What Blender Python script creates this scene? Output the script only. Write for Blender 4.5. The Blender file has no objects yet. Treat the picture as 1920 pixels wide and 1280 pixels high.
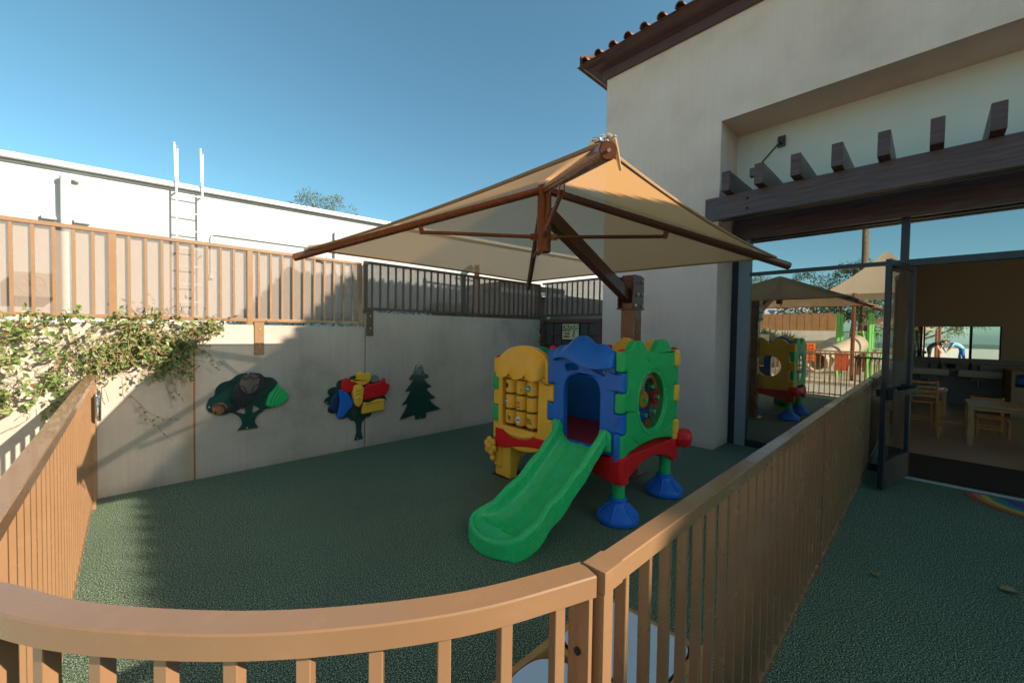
import bpy, bmesh, math, random
from mathutils import Vector, Matrix, Euler
from math import radians as R, pi, sin, cos
random.seed(7)
sc = bpy.context.scene
col = sc.collection

# ------------------------------------------------------------------ camera
cam_d = bpy.data.cameras.new('camera'); cam = bpy.data.objects.new('camera', cam_d); col.objects.link(cam)
sc.camera = cam
cam_d.sensor_width = 36.0; cam_d.lens = 36.0 * 750.9 / 1920.0
cam_d.clip_start = 0.02; cam_d.clip_end = 500
YAW, PIT, ROL = 0.806256792, -0.0269321707, 0.0153985378
_f = Vector((cos(YAW)*cos(PIT), sin(YAW)*cos(PIT), sin(PIT)))
_r = Vector((sin(YAW), -cos(YAW), 0)); _u = _r.cross(_f)
_r2 = _r*cos(ROL) + _u*sin(ROL); _u2 = _u*cos(ROL) - _r*sin(ROL)
m = Matrix((( _r2.x, _u2.x, -_f.x, 0), (_r2.y, _u2.y, -_f.y, 0), (_r2.z, _u2.z, -_f.z, 1.6), (0,0,0,1)))
cam.matrix_world = m

# ------------------------------------------------------------------ light
SUN = Vector((0.48, -1.0, 0.54)).normalized()
world = bpy.data.worlds.new('World'); sc.world = world; world.use_nodes = True
wn = world.node_tree; wn.nodes.clear()
sky = wn.nodes.new('ShaderNodeTexSky'); sky.sky_type = 'NISHITA'; sky.sun_disc = False
sky.sun_elevation = math.asin(SUN.z); sky.sun_rotation = math.atan2(SUN.x, SUN.y)
sky.air_density = 0.75; sky.dust_density = 1.0; sky.ozone_density = 5.0
bg = wn.nodes.new('ShaderNodeBackground'); bg.inputs[1].default_value = 0.115
out = wn.nodes.new('ShaderNodeOutputWorld')
tint = wn.nodes.new('ShaderNodeMix'); tint.data_type = 'RGBA'; tint.blend_type = 'MULTIPLY'; tint.inputs[0].default_value = 1
tint.inputs[7].default_value = (.81, .98, .70, 1)
wn.links.new(sky.outputs[0], tint.inputs[6]); wn.links.new(tint.outputs[2], bg.inputs[0]); wn.links.new(bg.outputs[0], out.inputs[0])
sun_d = bpy.data.lights.new('sun', 'SUN'); sun_d.energy = 3.6; sun_d.angle = R(0.5); sun_d.color = (1.0, 0.87, 0.71)
sun = bpy.data.objects.new('sun', sun_d); col.objects.link(sun)
sun.rotation_euler = SUN.to_track_quat('Z', 'Y').to_euler()
sc.view_settings.view_transform = 'Standard'; sc.view_settings.look = 'None'
sc.view_settings.exposure = 1.38; sc.view_settings.gamma = 1.0
try:
    sc.cycles.max_bounces = 10; sc.cycles.transparent_max_bounces = 16
except Exception: pass

# ------------------------------------------------------------------ materials
def NT(name):
    mt = bpy.data.materials.new(name); mt.use_nodes = True
    nt = mt.node_tree; nt.nodes.clear()
    o = nt.nodes.new('ShaderNodeOutputMaterial')
    return mt, nt, o
def N(nt, kind, **kw):
    n = nt.nodes.new(kind)
    for k, v in kw.items(): setattr(n, k, v)
    return n
def noise(nt, vec, scale, detail=4, rough=.55, mapscale=None):
    if mapscale:
        mp = N(nt, 'ShaderNodeMapping'); mp.inputs['Scale'].default_value = mapscale
        nt.links.new(vec, mp.inputs[0]); vec = mp.outputs[0]
    n = N(nt, 'ShaderNodeTexNoise'); n.inputs['Scale'].default_value = scale
    n.inputs['Detail'].default_value = detail; n.inputs['Roughness'].default_value = rough
    nt.links.new(vec, n.inputs['Vector']); return n.outputs['Fac']
def ramp(nt, fac, stops):
    r = N(nt, 'ShaderNodeValToRGB'); e = r.color_ramp.elements
    while len(e) > 1: e.remove(e[-1])
    e[0].position = stops[0][0]; e[0].color = (*stops[0][1], 1)
    for p, c in stops[1:]:
        x = e.new(p); x.color = (*c, 1)
    nt.links.new(fac, r.inputs[0]); return r.outputs[0]
def mixc(nt, fac, a, b, mode='MIX'):
    mx = N(nt, 'ShaderNodeMix', data_type='RGBA', blend_type=mode)
    for i, v in ((0, fac), (6, a), (7, b)):
        if hasattr(v, 'links') or hasattr(v, 'is_output'): nt.links.new(v, mx.inputs[i])
        elif isinstance(v, (int, float)): mx.inputs[i].default_value = v
        else: mx.inputs[i].default_value = (*v, 1)
    return mx.outputs[2]
def bump(nt, h, strength, dist=.01):
    b = N(nt, 'ShaderNodeBump'); b.inputs['Strength'].default_value = strength; b.inputs['Distance'].default_value = dist
    nt.links.new(h, b.inputs['Height']); return b.outputs[0]
def mat(name, c, rough=.5, var=.12, vscale=3.0, bmp=0, bscale=60, metal=0, spec=.5, coat=0, dirt=None):
    mt, nt, o = NT(name)
    p = N(nt, 'ShaderNodeBsdfPrincipled')
    tc = N(nt, 'ShaderNodeTexCoord').outputs['Object']
    n1 = noise(nt, tc, vscale, 6, .6)
    lo = tuple(max(0, x*(1-var)) for x in c); hi = tuple(min(1, x*(1+var)) for x in c)
    cc = ramp(nt, n1, [(.3, lo), (.7, hi)])
    if dirt:
        n3 = noise(nt, tc, dirt[0], 8, .7)
        cc = mixc(nt, ramp(nt, n3, [(.52, (0,0,0)), (.75, (dirt[2],)*3)]), cc, dirt[1])
    nt.links.new(cc, p.inputs['Base Color'])
    n2 = noise(nt, tc, vscale*4, 3)
    mr = N(nt, 'ShaderNodeMapRange'); mr.inputs[3].default_value = max(.02, rough-.08); mr.inputs[4].default_value = min(1, rough+.1)
    nt.links.new(n2, mr.inputs[0]); nt.links.new(mr.outputs[0], p.inputs['Roughness'])
    p.inputs['Metallic'].default_value = metal; p.inputs['Specular IOR Level'].default_value = spec
    p.inputs['Coat Weight'].default_value = coat
    if bmp: nt.links.new(bump(nt, noise(nt, tc, bscale, 4), bmp, .004), p.inputs['Normal'])
    nt.links.new(p.outputs[0], o.inputs[0]); return mt

M = {}
M['paint'] = mat('tan_fence_paint', (.275, .150, .075), .24, .05, 2, .0, 220, coat=.3, dirt=(9, (.38,.21,.12), .35))
M['paint_shaded'] = mat('shade_darkened_fence_paint', (.10, .062, .042), .4, .08, 2, .05, 200)  # same tan fence paint, darkened to stand for the building's shade
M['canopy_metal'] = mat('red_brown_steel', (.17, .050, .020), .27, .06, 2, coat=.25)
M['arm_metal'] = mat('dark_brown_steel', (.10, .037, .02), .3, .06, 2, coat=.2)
M['bolt'] = mat('zinc_bolt', (.62, .58, .52), .35, .1, 30, metal=.9)
M['chrome'] = mat('chrome_metal', (.8, .8, .8), .12, .05, 10, metal=1)
M['aluminium'] = mat('brushed_aluminium', (.62, .66, .7), .35, .08, 30, metal=.8)
M['frame'] = mat('dark_blue_grey_frame', (.012, .02, .028), .32, .15, 5, .03, 100)
M['black'] = mat('black_rubber', (.012, .012, .013), .7, .2, 20, .1)
M['white_paint'] = mat('white_paint', (.78, .78, .76), .55, .03, 1)
M['grey_pipe'] = mat('pale_grey_pipe', (.55, .58, .6), .5, .06, 2)
M['wood_dark'] = None
M['terracotta'] = mat('terracotta_tile', (.20, .085, .055), .75, .35, 6, .3, 40)
M['fascia'] = mat('brown_painted_fascia', (.105, .055, .045), .4, .14, 4, .05)
M['cream'] = mat('cream_stucco', (.66, .62, .54), .85, .04, 1.5, .25, 220)
def plastic(name, c, r=.33): return mat(name, c, r+.05, .06, 5, .05, 330, spec=.32, dirt=(9, tuple(min(1,x*.85+.02) for x in c), .12))
M['p_yellow'] = plastic('yellow_plastic', (.95, .50, .05))
M['p_blue'] = plastic('blue_plastic', (.01, .15, .60))
M['p_green'] = plastic('green_plastic', (.02, .46, .13))
M['p_slide'] = plastic('slide_green_plastic', (.03, .56, .17), .2)
M['p_red'] = plastic('red_plastic', (.70, .012, .018))
M['p_dred'] = plastic('dark_red_plastic', (.30, .012, .016), .4)
M['p_grey'] = plastic('grey_plastic', (.22, .22, .24))
M['p_brown'] = plastic('brown_plastic', (.25, .11, .05))
M['p_dgreen'] = plastic('deep_green_plastic', (.01, .085, .055), .3)
M['p_white'] = plastic('white_plastic', (.8, .8, .8))
M['p_orange'] = plastic('orange_plastic', (.75, .16, .03))
M['p_lime'] = plastic('lime_plastic', (.2, .62, .14))
M['p_beige'] = plastic('beige_plastic', (.62, .5, .36))
M['lid'] = mat('pale_grey_blue_lid', (.56, .66, .76), .22, .03, 3, coat=.2)
M['acrylic_dark'] = mat('smoky_acrylic', (.035, .03, .03), .12, .4, 3, coat=.6)
M['acrylic_green'] = mat('dark_green_acrylic', (.012, .055, .045), .16, .25, 5, coat=.5)
M['pine_wood'] = mat('honey_pine_wood', (.48, .24, .08), .4, .15, 8, .1, 80)
M['maple'] = mat('maple_wood', (.45, .27, .13), .4, .12, 8, .1, 80)
M['sign_yellow'] = mat('sign_yellow', (.72, .68, .36), .45, .05, 8)
M['ink'] = mat('black_ink', (.015, .015, .015), .5, .1)
M['ink_white'] = mat('white_ink', (.8, .8, .78), .5, .03)
M['ink_blue'] = mat('blue_ink', (.03, .16, .5), .5, .05)
M['ink_green'] = mat('green_ink', (.03, .34, .22), .5, .05)
M['ink_pink'] = mat('pink_ink', (.75, .16, .12), .5, .05)
M['ink_navy'] = mat('navy_ink', (.03, .02, .14), .5, .05)
M['foil'] = mat('silver_tape', (.7, .72, .75), .25, .3, 40, .8, 60, metal=.8)
M['interior_wall'] = mat('interior_tan_wall', (.30, .225, .15), .8, .05, 1)
M['interior_grey'] = mat('interior_grey_wall', (.24, .26, .28), .6, .05, 1)
M['interior_floor'] = mat('interior_vinyl_floor', (.33, .25, .18), .3, .12, 2, .05)
M['ceiling'] = mat('interior_ceiling', (.5, .45, .38), .9, .03, 1)
M['ceramic'] = mat('grey_solid_sink', (.5, .47, .42), .3, .04, 3)
M['granite'] = mat('mottled_backsplash', (.12, .11, .13), .3, .6, 30)
M['skin'] = mat('skin', (.52, .29, .2), .5, .06, 6)
M['cloth_black'] = mat('black_cloth', (.02, .018, .025), .85, .2, 10)
M['cloth_blue'] = mat('blue_cloth', (.02, .14, .42), .85, .15, 10)
M['cloth_lblue'] = mat('light_blue_cloth', (.25, .5, .62), .85, .1, 10)
M['hair'] = mat('brown_hair', (.06, .03, .015), .6, .2, 20)
M['bark'] = mat('tree_bark', (.13, .09, .06), .9, .4, 8, .6, 20)
M['palm_bark'] = mat('palm_bark', (.2, .13, .08), .9, .45, 9, .6, 20)
M['caulk_rust'] = mat('rusty_joint_sealant', (.36, .15, .05), .8, .45, 12, .4, 40)
M['fence_ochre'] = mat('ochre_board_fence', (.36, .18, .07), .7, .15, 4, .2, 30)
M['block'] = mat('pale_block_wall', (.62, .57, .47), .9, .1, 3, .3, 60)
M['roof_white'] = mat('pale_roof', (.6, .6, .62), .8, .1, 2)
M['red_post'] = mat('red_post_paint', (.6, .05, .03), .4, .08, 3)
M['shed_wall'] = mat('grey_brown_shed_wall', (.10, .09, .085), .8, .15, 3)
M['shed_roof'] = mat('rusty_red_roof', (.24, .075, .06), .7, .2, 5)

def leafmat(name, c1, c2, c3, trans=.3):
    mt, nt, o = NT(name)
    oi = N(nt, 'ShaderNodeNewGeometry')
    rp = ramp(nt, oi.outputs['Random Per Island'], [(0, c1), (.5, c2), (1, c3)])
    p = N(nt, 'ShaderNodeBsdfPrincipled'); p.inputs['Roughness'].default_value = .42
    nt.links.new(rp, p.inputs['Base Color'])
    t = N(nt, 'ShaderNodeBsdfTranslucent'); nt.links.new(rp, t.inputs[0])
    mx = N(nt, 'ShaderNodeMixShader'); mx.inputs[0].default_value = trans
    nt.links.new(p.outputs[0], mx.inputs[1]); nt.links.new(t.outputs[0], mx.inputs[2]); nt.links.new(mx.outputs[0], o.inputs[0])
    return mt
M['vine'] = leafmat('vine_leaf', (.06, .14, .03), (.19, .26, .07), (.36, .38, .14))
M['vine_dry'] = leafmat('dry_vine_leaf', (.30, .19, .09), (.40, .33, .16), (.33, .12, .05))
M['olive'] = leafmat('olive_tree_leaf', (.07, .10, .045), (.14, .17, .07), (.27, .28, .13))
M['dark_leaf'] = leafmat('dark_tree_leaf', (.03, .06, .02), (.07, .11, .03), (.16, .19, .06))
M['agave'] = leafmat('pale_green_leaf', (.25, .32, .15), (.38, .42, .22), (.5, .5, .3))

def cloth(name, dif, trn, transp, wscale=420):
    mt, nt, o = NT(name)
    tc = N(nt, 'ShaderNodeTexCoord').outputs['Object']
    n = noise(nt, tc, wscale, 2, .7); n2 = noise(nt, tc, 2.2, 4)
    cc = mixc(nt, n2, tuple(x*.9 for x in dif), tuple(min(1, x*1.08) for x in dif))
    d = N(nt, 'ShaderNodeBsdfDiffuse'); nt.links.new(cc, d.inputs[0])
    t = N(nt, 'ShaderNodeBsdfTranslucent'); t.inputs[0].default_value = (*trn, 1)
    a = N(nt, 'ShaderNodeMixShader'); a.inputs[0].default_value = .42
    nt.links.new(d.outputs[0], a.inputs[1]); nt.links.new(t.outputs[0], a.inputs[2])
    tr = N(nt, 'ShaderNodeBsdfTransparent')
    b = N(nt, 'ShaderNodeMixShader')
    mr = N(nt, 'ShaderNodeMapRange'); mr.inputs[1].default_value = .35; mr.inputs[2].default_value = .65
    mr.inputs[3].default_value = max(0, transp-.12); mr.inputs[4].default_value = min(1, transp+.12)
    nt.links.new(n, mr.inputs[0]); nt.links.new(mr.outputs[0], b.inputs[0])
    nt.links.new(a.outputs[0], b.inputs[1]); nt.links.new(tr.outputs[0], b.inputs[2]); nt.links.new(b.outputs[0], o.inputs[0])
    return mt
M['shade'] = cloth('tan_shade_cloth', (.46, .335, .22), (.86, .46, .18), .05, 300)
M['shade_far'] = cloth('beige_shade_cloth', (.62, .5, .36), (.7, .5, .28), .04, 300)
M['screen'] = cloth('tan_privacy_mesh', (.50, .40, .33), (.3, .23, .17), .50, 500)

def glass(name, fac, tint, g=(1,1,1)):
    mt, nt, o = NT(name)
    gl = N(nt, 'ShaderNodeBsdfGlossy'); gl.inputs['Roughness'].default_value = .0; gl.inputs[0].default_value = (*g, 1)
    t = N(nt, 'ShaderNodeBsdfTransparent'); t.inputs[0].default_value = (*tint, 1)
    mx = N(nt, 'ShaderNodeMixShader'); fr = N(nt, 'ShaderNodeLayerWeight'); fr.inputs[0].default_value = .25
    pw = N(nt, 'ShaderNodeMath', operation='POWER'); pw.inputs[1].default_value = 4.0; fr.inputs[0].default_value = .5
    nt.links.new(fr.outputs['Facing'], pw.inputs[0])
    mr = N(nt, 'ShaderNodeMapRange'); mr.inputs[3].default_value = fac; mr.inputs[4].default_value = 1.0
    nt.links.new(pw.outputs[0], mr.inputs[0]); nt.links.new(mr.outputs[0], mx.inputs[0])
    nt.links.new(t.outputs[0], mx.inputs[1]); nt.links.new(gl.outputs[0], mx.inputs[2]); nt.links.new(mx.outputs[0], o.inputs[0])
    return mt
M['glass'] = glass('reflective_window_glass', .42, (.45, .5, .5))
M['glass_clear'] = glass('door_glass', .06, (.8, .85, .85))
M['window_clear'] = glass('clear_polycarbonate', .06, (.85, .85, .85))
M['mirror'], _nt, _o = NT('mirror_glass'); _g = N(_nt, 'ShaderNodeBsdfGlossy'); _g.inputs['Roughness'].default_value = 0; _g.inputs[0].default_value = (.88,.9,.89,1); _nt.links.new(_g.outputs[0], _o.inputs[0])

# rubber crumb ground
def rubber():
    mt, nt, o = NT('green_rubber_crumb')
    p = N(nt, 'ShaderNodeBsdfPrincipled'); tc = N(nt, 'ShaderNodeTexCoord').outputs['Object']
    n = noise(nt, tc, 140, 2.2, .85); n2 = noise(nt, tc, 420, 1, .5); big = noise(nt, tc, .9, 5, .6)
    a = N(nt, 'ShaderNodeMath', operation='ADD'); nt.links.new(n, a.inputs[0])
    ms = N(nt, 'ShaderNodeMath', operation='MULTIPLY'); nt.links.new(n2, ms.inputs[0]); ms.inputs[1].default_value = .35
    nt.links.new(ms.outputs[0], a.inputs[1])
    c = ramp(nt, a.outputs[0], [(.59, (.002, .007, .005)), (.67, (.010, .034, .019)), (.735, (.15, .26, .155)), (.81, (.68, .78, .50))])
    c2 = mixc(nt, ramp(nt, big, [(.35, (0,0,0)), (.7, (.25,.25,.25))]), c, (.02, .042, .03))
    nt.links.new(c2, p.inputs['Base Color']); p.inputs['Roughness'].default_value = .75
    nt.links.new(bump(nt, a.outputs[0], .15, .003), p.inputs['Normal'])
    nt.links.new(p.outputs[0], o.inputs[0]); return mt
M['rubber'] = rubber()

def concrete(name, base, warm, streak=.5, stains=True, patch=.5, bm=.25):
    mt, nt, o = NT(name)
    p = N(nt, 'ShaderNodeBsdfPrincipled'); tc = N(nt, 'ShaderNodeTexCoord').outputs['Object']
    n1 = noise(nt, tc, 1.1, 8, .62); n2 = noise(nt, tc, 1.0, 6, .6, (26, 26, .9)); n3 = noise(nt, tc, 5, 8, .7)
    fine = noise(nt, tc, 55, 5, .7)
    c = ramp(nt, n1, [(.28, tuple(x*(1-.22*patch*2) for x in base)), (.5, base), (.75, warm)])
    c = mixc(nt, ramp(nt, n2, [(.45, (0,0,0)), (.72, (streak,)*3)]), c, tuple(x*.72 for x in base))
    c = mixc(nt, ramp(nt, n2, [(.28, (streak*.6,)*3), (.42, (0,0,0))]), c, tuple(min(1, x*1.28) for x in base))
    c = mixc(nt, ramp(nt, n3, [(.56, (0,0,0)), (.8, (.35*patch,)*3)]), c, tuple(x*1.3 for x in base))
    if stains:
        # rust run beside the joint at x=0.49, fading with its own noise
        sx = N(nt, 'ShaderNodeSeparateXYZ'); nt.links.new(tc, sx.inputs[0])
        d = N(nt, 'ShaderNodeMath', operation='SUBTRACT'); nt.links.new(sx.outputs[0], d.inputs[0]); d.inputs[1].default_value = .455
        ab = N(nt, 'ShaderNodeMath', operation='ABSOLUTE'); nt.links.new(d.outputs[0], ab.inputs[0])
        mr = N(nt, 'ShaderNodeMapRange'); mr.inputs[1].default_value = .0; mr.inputs[2].default_value = .09; mr.inputs[3].default_value = .85; mr.inputs[4].default_value = 0
        nt.links.new(ab.outputs[0], mr.inputs[0])
        mu = N(nt, 'ShaderNodeMath', operation='MULTIPLY'); nt.links.new(mr.outputs[0], mu.inputs[0])
        nt.links.new(noise(nt, tc, 3, 6, .7, (6, 6, 1.2)), mu.inputs[1])
        c = mixc(nt, mu.outputs[0], c, (.42, .25, .11))
    sz = N(nt, 'ShaderNodeSeparateXYZ'); nt.links.new(tc, sz.inputs[0])
    lowm = N(nt, 'ShaderNodeMapRange'); lowm.inputs[1].default_value = 0; lowm.inputs[2].default_value = .12; lowm.inputs[3].default_value = .5; lowm.inputs[4].default_value = 0
    nt.links.new(sz.outputs[2], lowm.inputs[0])
    mu2 = N(nt, 'ShaderNodeMath', operation='MULTIPLY'); nt.links.new(lowm.outputs[0], mu2.inputs[0]); nt.links.new(n3, mu2.inputs[1])
    c = mixc(nt, mu2.outputs[0], c, (.18, .13, .09))
    nt.links.new(c, p.inputs['Base Color']); p.inputs['Roughness'].default_value = .88
    nt.links.new(bump(nt, fine, bm, .004), p.inputs['Normal'])
    nt.links.new(p.outputs[0], o.inputs[0]); return mt
M['concrete'] = concrete('weathered_concrete', (.53, .43, .36), (.61, .50, .415), .28, patch=.7)
M['stucco'] = concrete('taupe_stucco', (.80, .575, .46), (.84, .64, .53), .12, False, .4, .3)
M['white_wall'] = mat('white_painted_wall', (.46, .455, .445), .8, .025, .6, .12, 90)

def wood():
    mt, nt, o = NT('stained_timber')
    p = N(nt, 'ShaderNodeBsdfPrincipled'); tc = N(nt, 'ShaderNodeTexCoord').outputs['Object']
    n = noise(nt, tc, 4, 8, .65, (4, .6, 9)); n2 = noise(nt, tc, 2, 3)
    c = ramp(nt, n, [(.3, (.05, .022, .02)), (.55, (.115, .052, .045)), (.75, (.165, .075, .06))])
    c = mixc(nt, ramp(nt, noise(nt, tc, 1, 6, .6, (40, 2, 60)), [(.6, (0,0,0)), (.7, (.8,.8,.8))]), c, (.02, .01, .01))
    nt.links.new(c, p.inputs['Base Color'])
    mr = N(nt, 'ShaderNodeMapRange'); mr.inputs[3].default_value = .25; mr.inputs[4].default_value = .5
    nt.links.new(n2, mr.inputs[0]); nt.links.new(mr.outputs[0], p.inputs['Roughness'])
    nt.links.new(bump(nt, n, .5, .006), p.inputs['Normal'])
    nt.links.new(p.outputs[0], o.inputs[0]); return mt
M['wood_dark'] = wood()

# ------------------------------------------------------------------ geometry helpers
class MB:
    def __init__(s): s.bm = bmesh.new()
    def add(s, other, mtx=None):
        me = bpy.data.meshes.new('tmp'); other.to_mesh(me); other.free()
        if mtx: me.transform(mtx)
        s.bm.from_mesh(me); bpy.data.meshes.remove(me); return s
    def box(s, x0, x1, y0, y1, z0, z1, bev=0, mtx=None, seg=2):
        b = bmesh.new(); bmesh.ops.create_cube(b, size=1)
        for v in b.verts: v.co = Vector(((x0+x1)/2 + v.co.x*(x1-x0), (y0+y1)/2 + v.co.y*(y1-y0), (z0+z1)/2 + v.co.z*(z1-z0)))
        if bev: bmesh.ops.bevel(b, geom=b.edges[:], offset=bev, segments=seg, profile=.5, affect='EDGES')
        return s.add(b, mtx)
    def cyl(s, p0, p1, r0, r1=None, n=20, caps=True, bev=0):
        r1 = r0 if r1 is None else r1
        p0 = Vector(p0); p1 = Vector(p1); d = p1-p0
        b = bmesh.new(); bmesh.ops.create_cone(b, cap_ends=caps, segments=n, radius1=r0, radius2=r1, depth=d.length)
        if bev:
            es = [e for e in b.edges if any(len(f.verts) > 4 for f in e.link_faces)]
            bmesh.ops.bevel(b, geom=es, offset=bev, segments=2, profile=.5, affect='EDGES')
        mt = Matrix.Translation((p0+p1)/2) @ d.to_track_quat('Z', 'Y').to_matrix().to_4x4()
        return s.add(b, mt)
    def bar(s, p0, p1, w, h, bev=0, roll_up=Vector((0,0,1))):
        p0 = Vector(p0); p1 = Vector(p1); d = (p1-p0); L = d.length; d.normalize()
        up = roll_up - d*roll_up.dot(d)
        if up.length < 1e-4: up = Vector((1,0,0)) - d*d.x
        up.normalize(); sd = up.cross(d)
        mt = Matrix((( d.x, sd.x, up.x, 0), (d.y, sd.y, up.y, 0), (d.z, sd.z, up.z, 0), (0,0,0,1)))
        mt = Matrix.Translation((p0+p1)/2) @ mt
        return s.box(-L/2, L/2, -w/2, w/2, -h/2, h/2, bev, mt)
    def sphere(s, c, r, sc_=(1,1,1), u=20, v=12):
        b = bmesh.new(); bmesh.ops.create_uvsphere(b, u_segments=u, v_segments=v, radius=r)
        return s.add(b, Matrix.Translation(c) @ Matrix.Diagonal((*sc_, 1)))
    def tube(s, pts, r, n=12, cap=True):
        pts = [Vector(p) for p in pts]; rs = r if isinstance(r, (list, tuple)) else [r]*len(pts)
        b = s.bm; rings = []; prev = None
        for i, p in enumerate(pts):
            d = (pts[min(i+1, len(pts)-1)] - pts[max(i-1, 0)]).normalized()
            if prev is None:
                a = Vector((0,0,1)) if abs(d.z) < .9 else Vector((1,0,0))
                u = d.cross(a).normalized()
            else: u = (prev - d*prev.dot(d)).normalized()
            prev = u; w = d.cross(u)
            rings.append([b.verts.new(p + (u*cos(2*pi*k/n) + w*sin(2*pi*k/n))*rs[i]) for k in range(n)])
        for i in range(len(rings)-1):
            for k in range(n): b.faces.new((rings[i][k], rings[i][(k+1)%n], rings[i+1][(k+1)%n], rings[i+1][k]))
        if cap:
            b.faces.new(rings[0][::-1]); b.faces.new(rings[-1])
        return s
    def lathe(s, prof, c, n=32, mtx=None):
        b = bmesh.new(); rings = []
        for r, z in prof: rings.append([b.verts.new((r*cos(2*pi*k/n), r*sin(2*pi*k/n), z)) for k in range(n)])
        for i in range(len(rings)-1):
            for k in range(n): b.faces.new((rings[i][k], rings[i][(k+1)%n], rings[i+1][(k+1)%n], rings[i+1][k]))
        b.faces.new(rings[0][::-1]); b.faces.new(rings[-1])
        return s.add(b, Matrix.Translation(c) @ (mtx or Matrix()))
    def grid(s, fn, nu, nv, close=False):
        b = s.bm; vs = [[b.verts.new(fn(i/nu, j/nv)) for j in range(nv+1)] for i in range(nu+1)]
        for i in range(nu):
            for j in range(nv): b.faces.new((vs[i][j], vs[i+1][j], vs[i+1][j+1], vs[i][j+1]))
        return s
    def build(s, name, material, parent=None, smooth=True, ang=35, solid=0):
        bmesh.ops.remove_doubles(s.bm, verts=s.bm.verts, dist=1e-6)
        bmesh.ops.recalc_face_normals(s.bm, faces=s.bm.faces)
        me = bpy.data.meshes.new(name); s.bm.to_mesh(me); s.bm.free()
        return link(name, me, material, parent, smooth, ang, solid)
def link(name, me, material, parent=None, smooth=True, ang=35, solid=0):
    o = bpy.data.objects.new(name, me); col.objects.link(o)
    if material: me.materials.clear(); me.materials.append(material)
    if smooth:
        me.polygons.foreach_set('use_smooth', [True]*len(me.polygons))
        try: me.set_sharp_from_angle(angle=R(ang))
        except Exception: pass
    if smooth and not solid and len(me.polygons) < 60000 and name not in ('slide',):
        w_ = o.modifiers.new('wn', 'WEIGHTED_NORMAL'); w_.keep_sharp = True; w_.weight = 80
    if solid:
        md = o.modifiers.new('solid', 'SOLIDIFY'); md.thickness = solid; md.offset = 0
    if parent: o.parent = parent; o.matrix_parent_inverse = parent.matrix_basis.inverted()
    return o
def thing(name, label, cat, loc=(0,0,0), group=None):
    o = bpy.data.objects.new(name, None); col.objects.link(o); o.location = loc; o.empty_display_size = .1
    return tag(o, label, cat, group)
def tag(o, label, cat, group=None, kind=None):
    o['label'] = label; o['category'] = cat
    if group: o['group'] = group
    if kind: o['kind'] = kind
    return o
def struct(o): o['kind'] = 'structure'; return o
def plab(o, label): o['label'] = label; return o

def rounded(pts, r=.02, n=4):
    res = []; L = len(pts)
    for i in range(L):
        p = Vector(pts[i][:2]); a = Vector(pts[i-1][:2]); b = Vector(pts[(i+1)%L][:2])
        rr = pts[i][2] if len(pts[i]) > 2 else r
        da = (a-p); db = (b-p)
        if rr <= 0 or da.length < 1e-6 or db.length < 1e-6: res.append(p); continue
        k = min(rr, da.length*.45, db.length*.45)
        s0 = p + da.normalized()*k; s1 = p + db.normalized()*k
        for j in range(n+1):
            t = j/n; res.append(s0*(1-t)**2 + p*2*t*(1-t) + s1*t*t)
    return res
def plate(loops, thick, bev, mtx):
    """2-D outline with holes -> solid with rounded edges; local x,y in plane, z thickness"""
    cu = bpy.data.curves.new('c', 'CURVE'); cu.dimensions = '2D'; cu.fill_mode = 'BOTH'
    cu.extrude = thick/2
    for lp in loops:
        sp = cu.splines.new('POLY'); sp.points.add(len(lp)-1)
        for i, p in enumerate(lp): sp.points[i].co = (p[0], p[1], 0, 1)
        sp.use_cyclic_u = True
    ob = bpy.data.objects.new('c', cu)
    col.objects.link(ob)
    dg = bpy.context.evaluated_depsgraph_get(); dg.update()
    me = bpy.data.meshes.new_from_object(ob.evaluated_get(dg), depsgraph=dg)
    bpy.data.objects.remove(ob); bpy.data.curves.remove(cu)
    if bev:
        q = bmesh.new(); q.from_mesh(me); bmesh.ops.remove_doubles(q, verts=q.verts, dist=1e-6)
        es = [e for e in q.edges if len(e.link_faces) == 2 and (abs(e.link_faces[0].normal.z) > .9) != (abs(e.link_faces[1].normal.z) > .9)]
        bmesh.ops.bevel(q, geom=es, offset=bev*.9, segments=3, profile=.5, affect='EDGES', clamp_overlap=False)
        q.to_mesh(me); q.free()
    me.transform(mtx); return me
def text_mesh(txt, size, mtx, ext=.0015, bold=0, align='CENTER'):
    cu = bpy.data.curves.new('t', 'FONT'); cu.body = txt; cu.size = size; cu.extrude = ext; cu.align_x = align; cu.align_y = 'CENTER'; cu.offset = bold
    cu.space_line = 1.1
    ob = bpy.data.objects.new('t', cu); col.objects.link(ob)
    dg = bpy.context.evaluated_depsgraph_get(); dg.update()
    me = bpy.data.meshes.new_from_object(ob.evaluated_get(dg), depsgraph=dg)
    bpy.data.objects.remove(ob); bpy.data.curves.remove(cu); me.transform(mtx); return me
# plane frames: x-facing plane at x=X : local (u,v)->(y,z) seen from -x  (u = -y so it reads left to right from -x side)
def fx(X): return Matrix(((0,0,-1,X),(-1,0,0,0),(0,1,0,0),(0,0,0,1)))     # u=-y, v=z, normal -x
def fy(Y): return Matrix(((1,0,0,0),(0,0,-1,Y),(0,1,0,0),(0,0,0,1)))      # u=x, v=z, normal -y
def fz(Z): return Matrix(((1,0,0,0),(0,1,0,0),(0,0,1,Z),(0,0,0,1)))
def circle(cx, cy, r, n=40, ry=None):
    ry = ry or r; return [(cx+r*cos(2*pi*k/n), cy+ry*sin(2*pi*k/n)) for k in range(n)]
def merge(*mes):
    b = bmesh.new()
    for me in mes: b.from_mesh(me)
    out_ = bpy.data.meshes.new('m'); b.to_mesh(out_); b.free(); return out_

# ------------------------------------------------------------------ ground
g = MB().grid(lambda u, v: Vector((-120+240*u, -120+240*v, 0)), 4, 4).build('ground', M['rubber'], smooth=False); struct(g)

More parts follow.
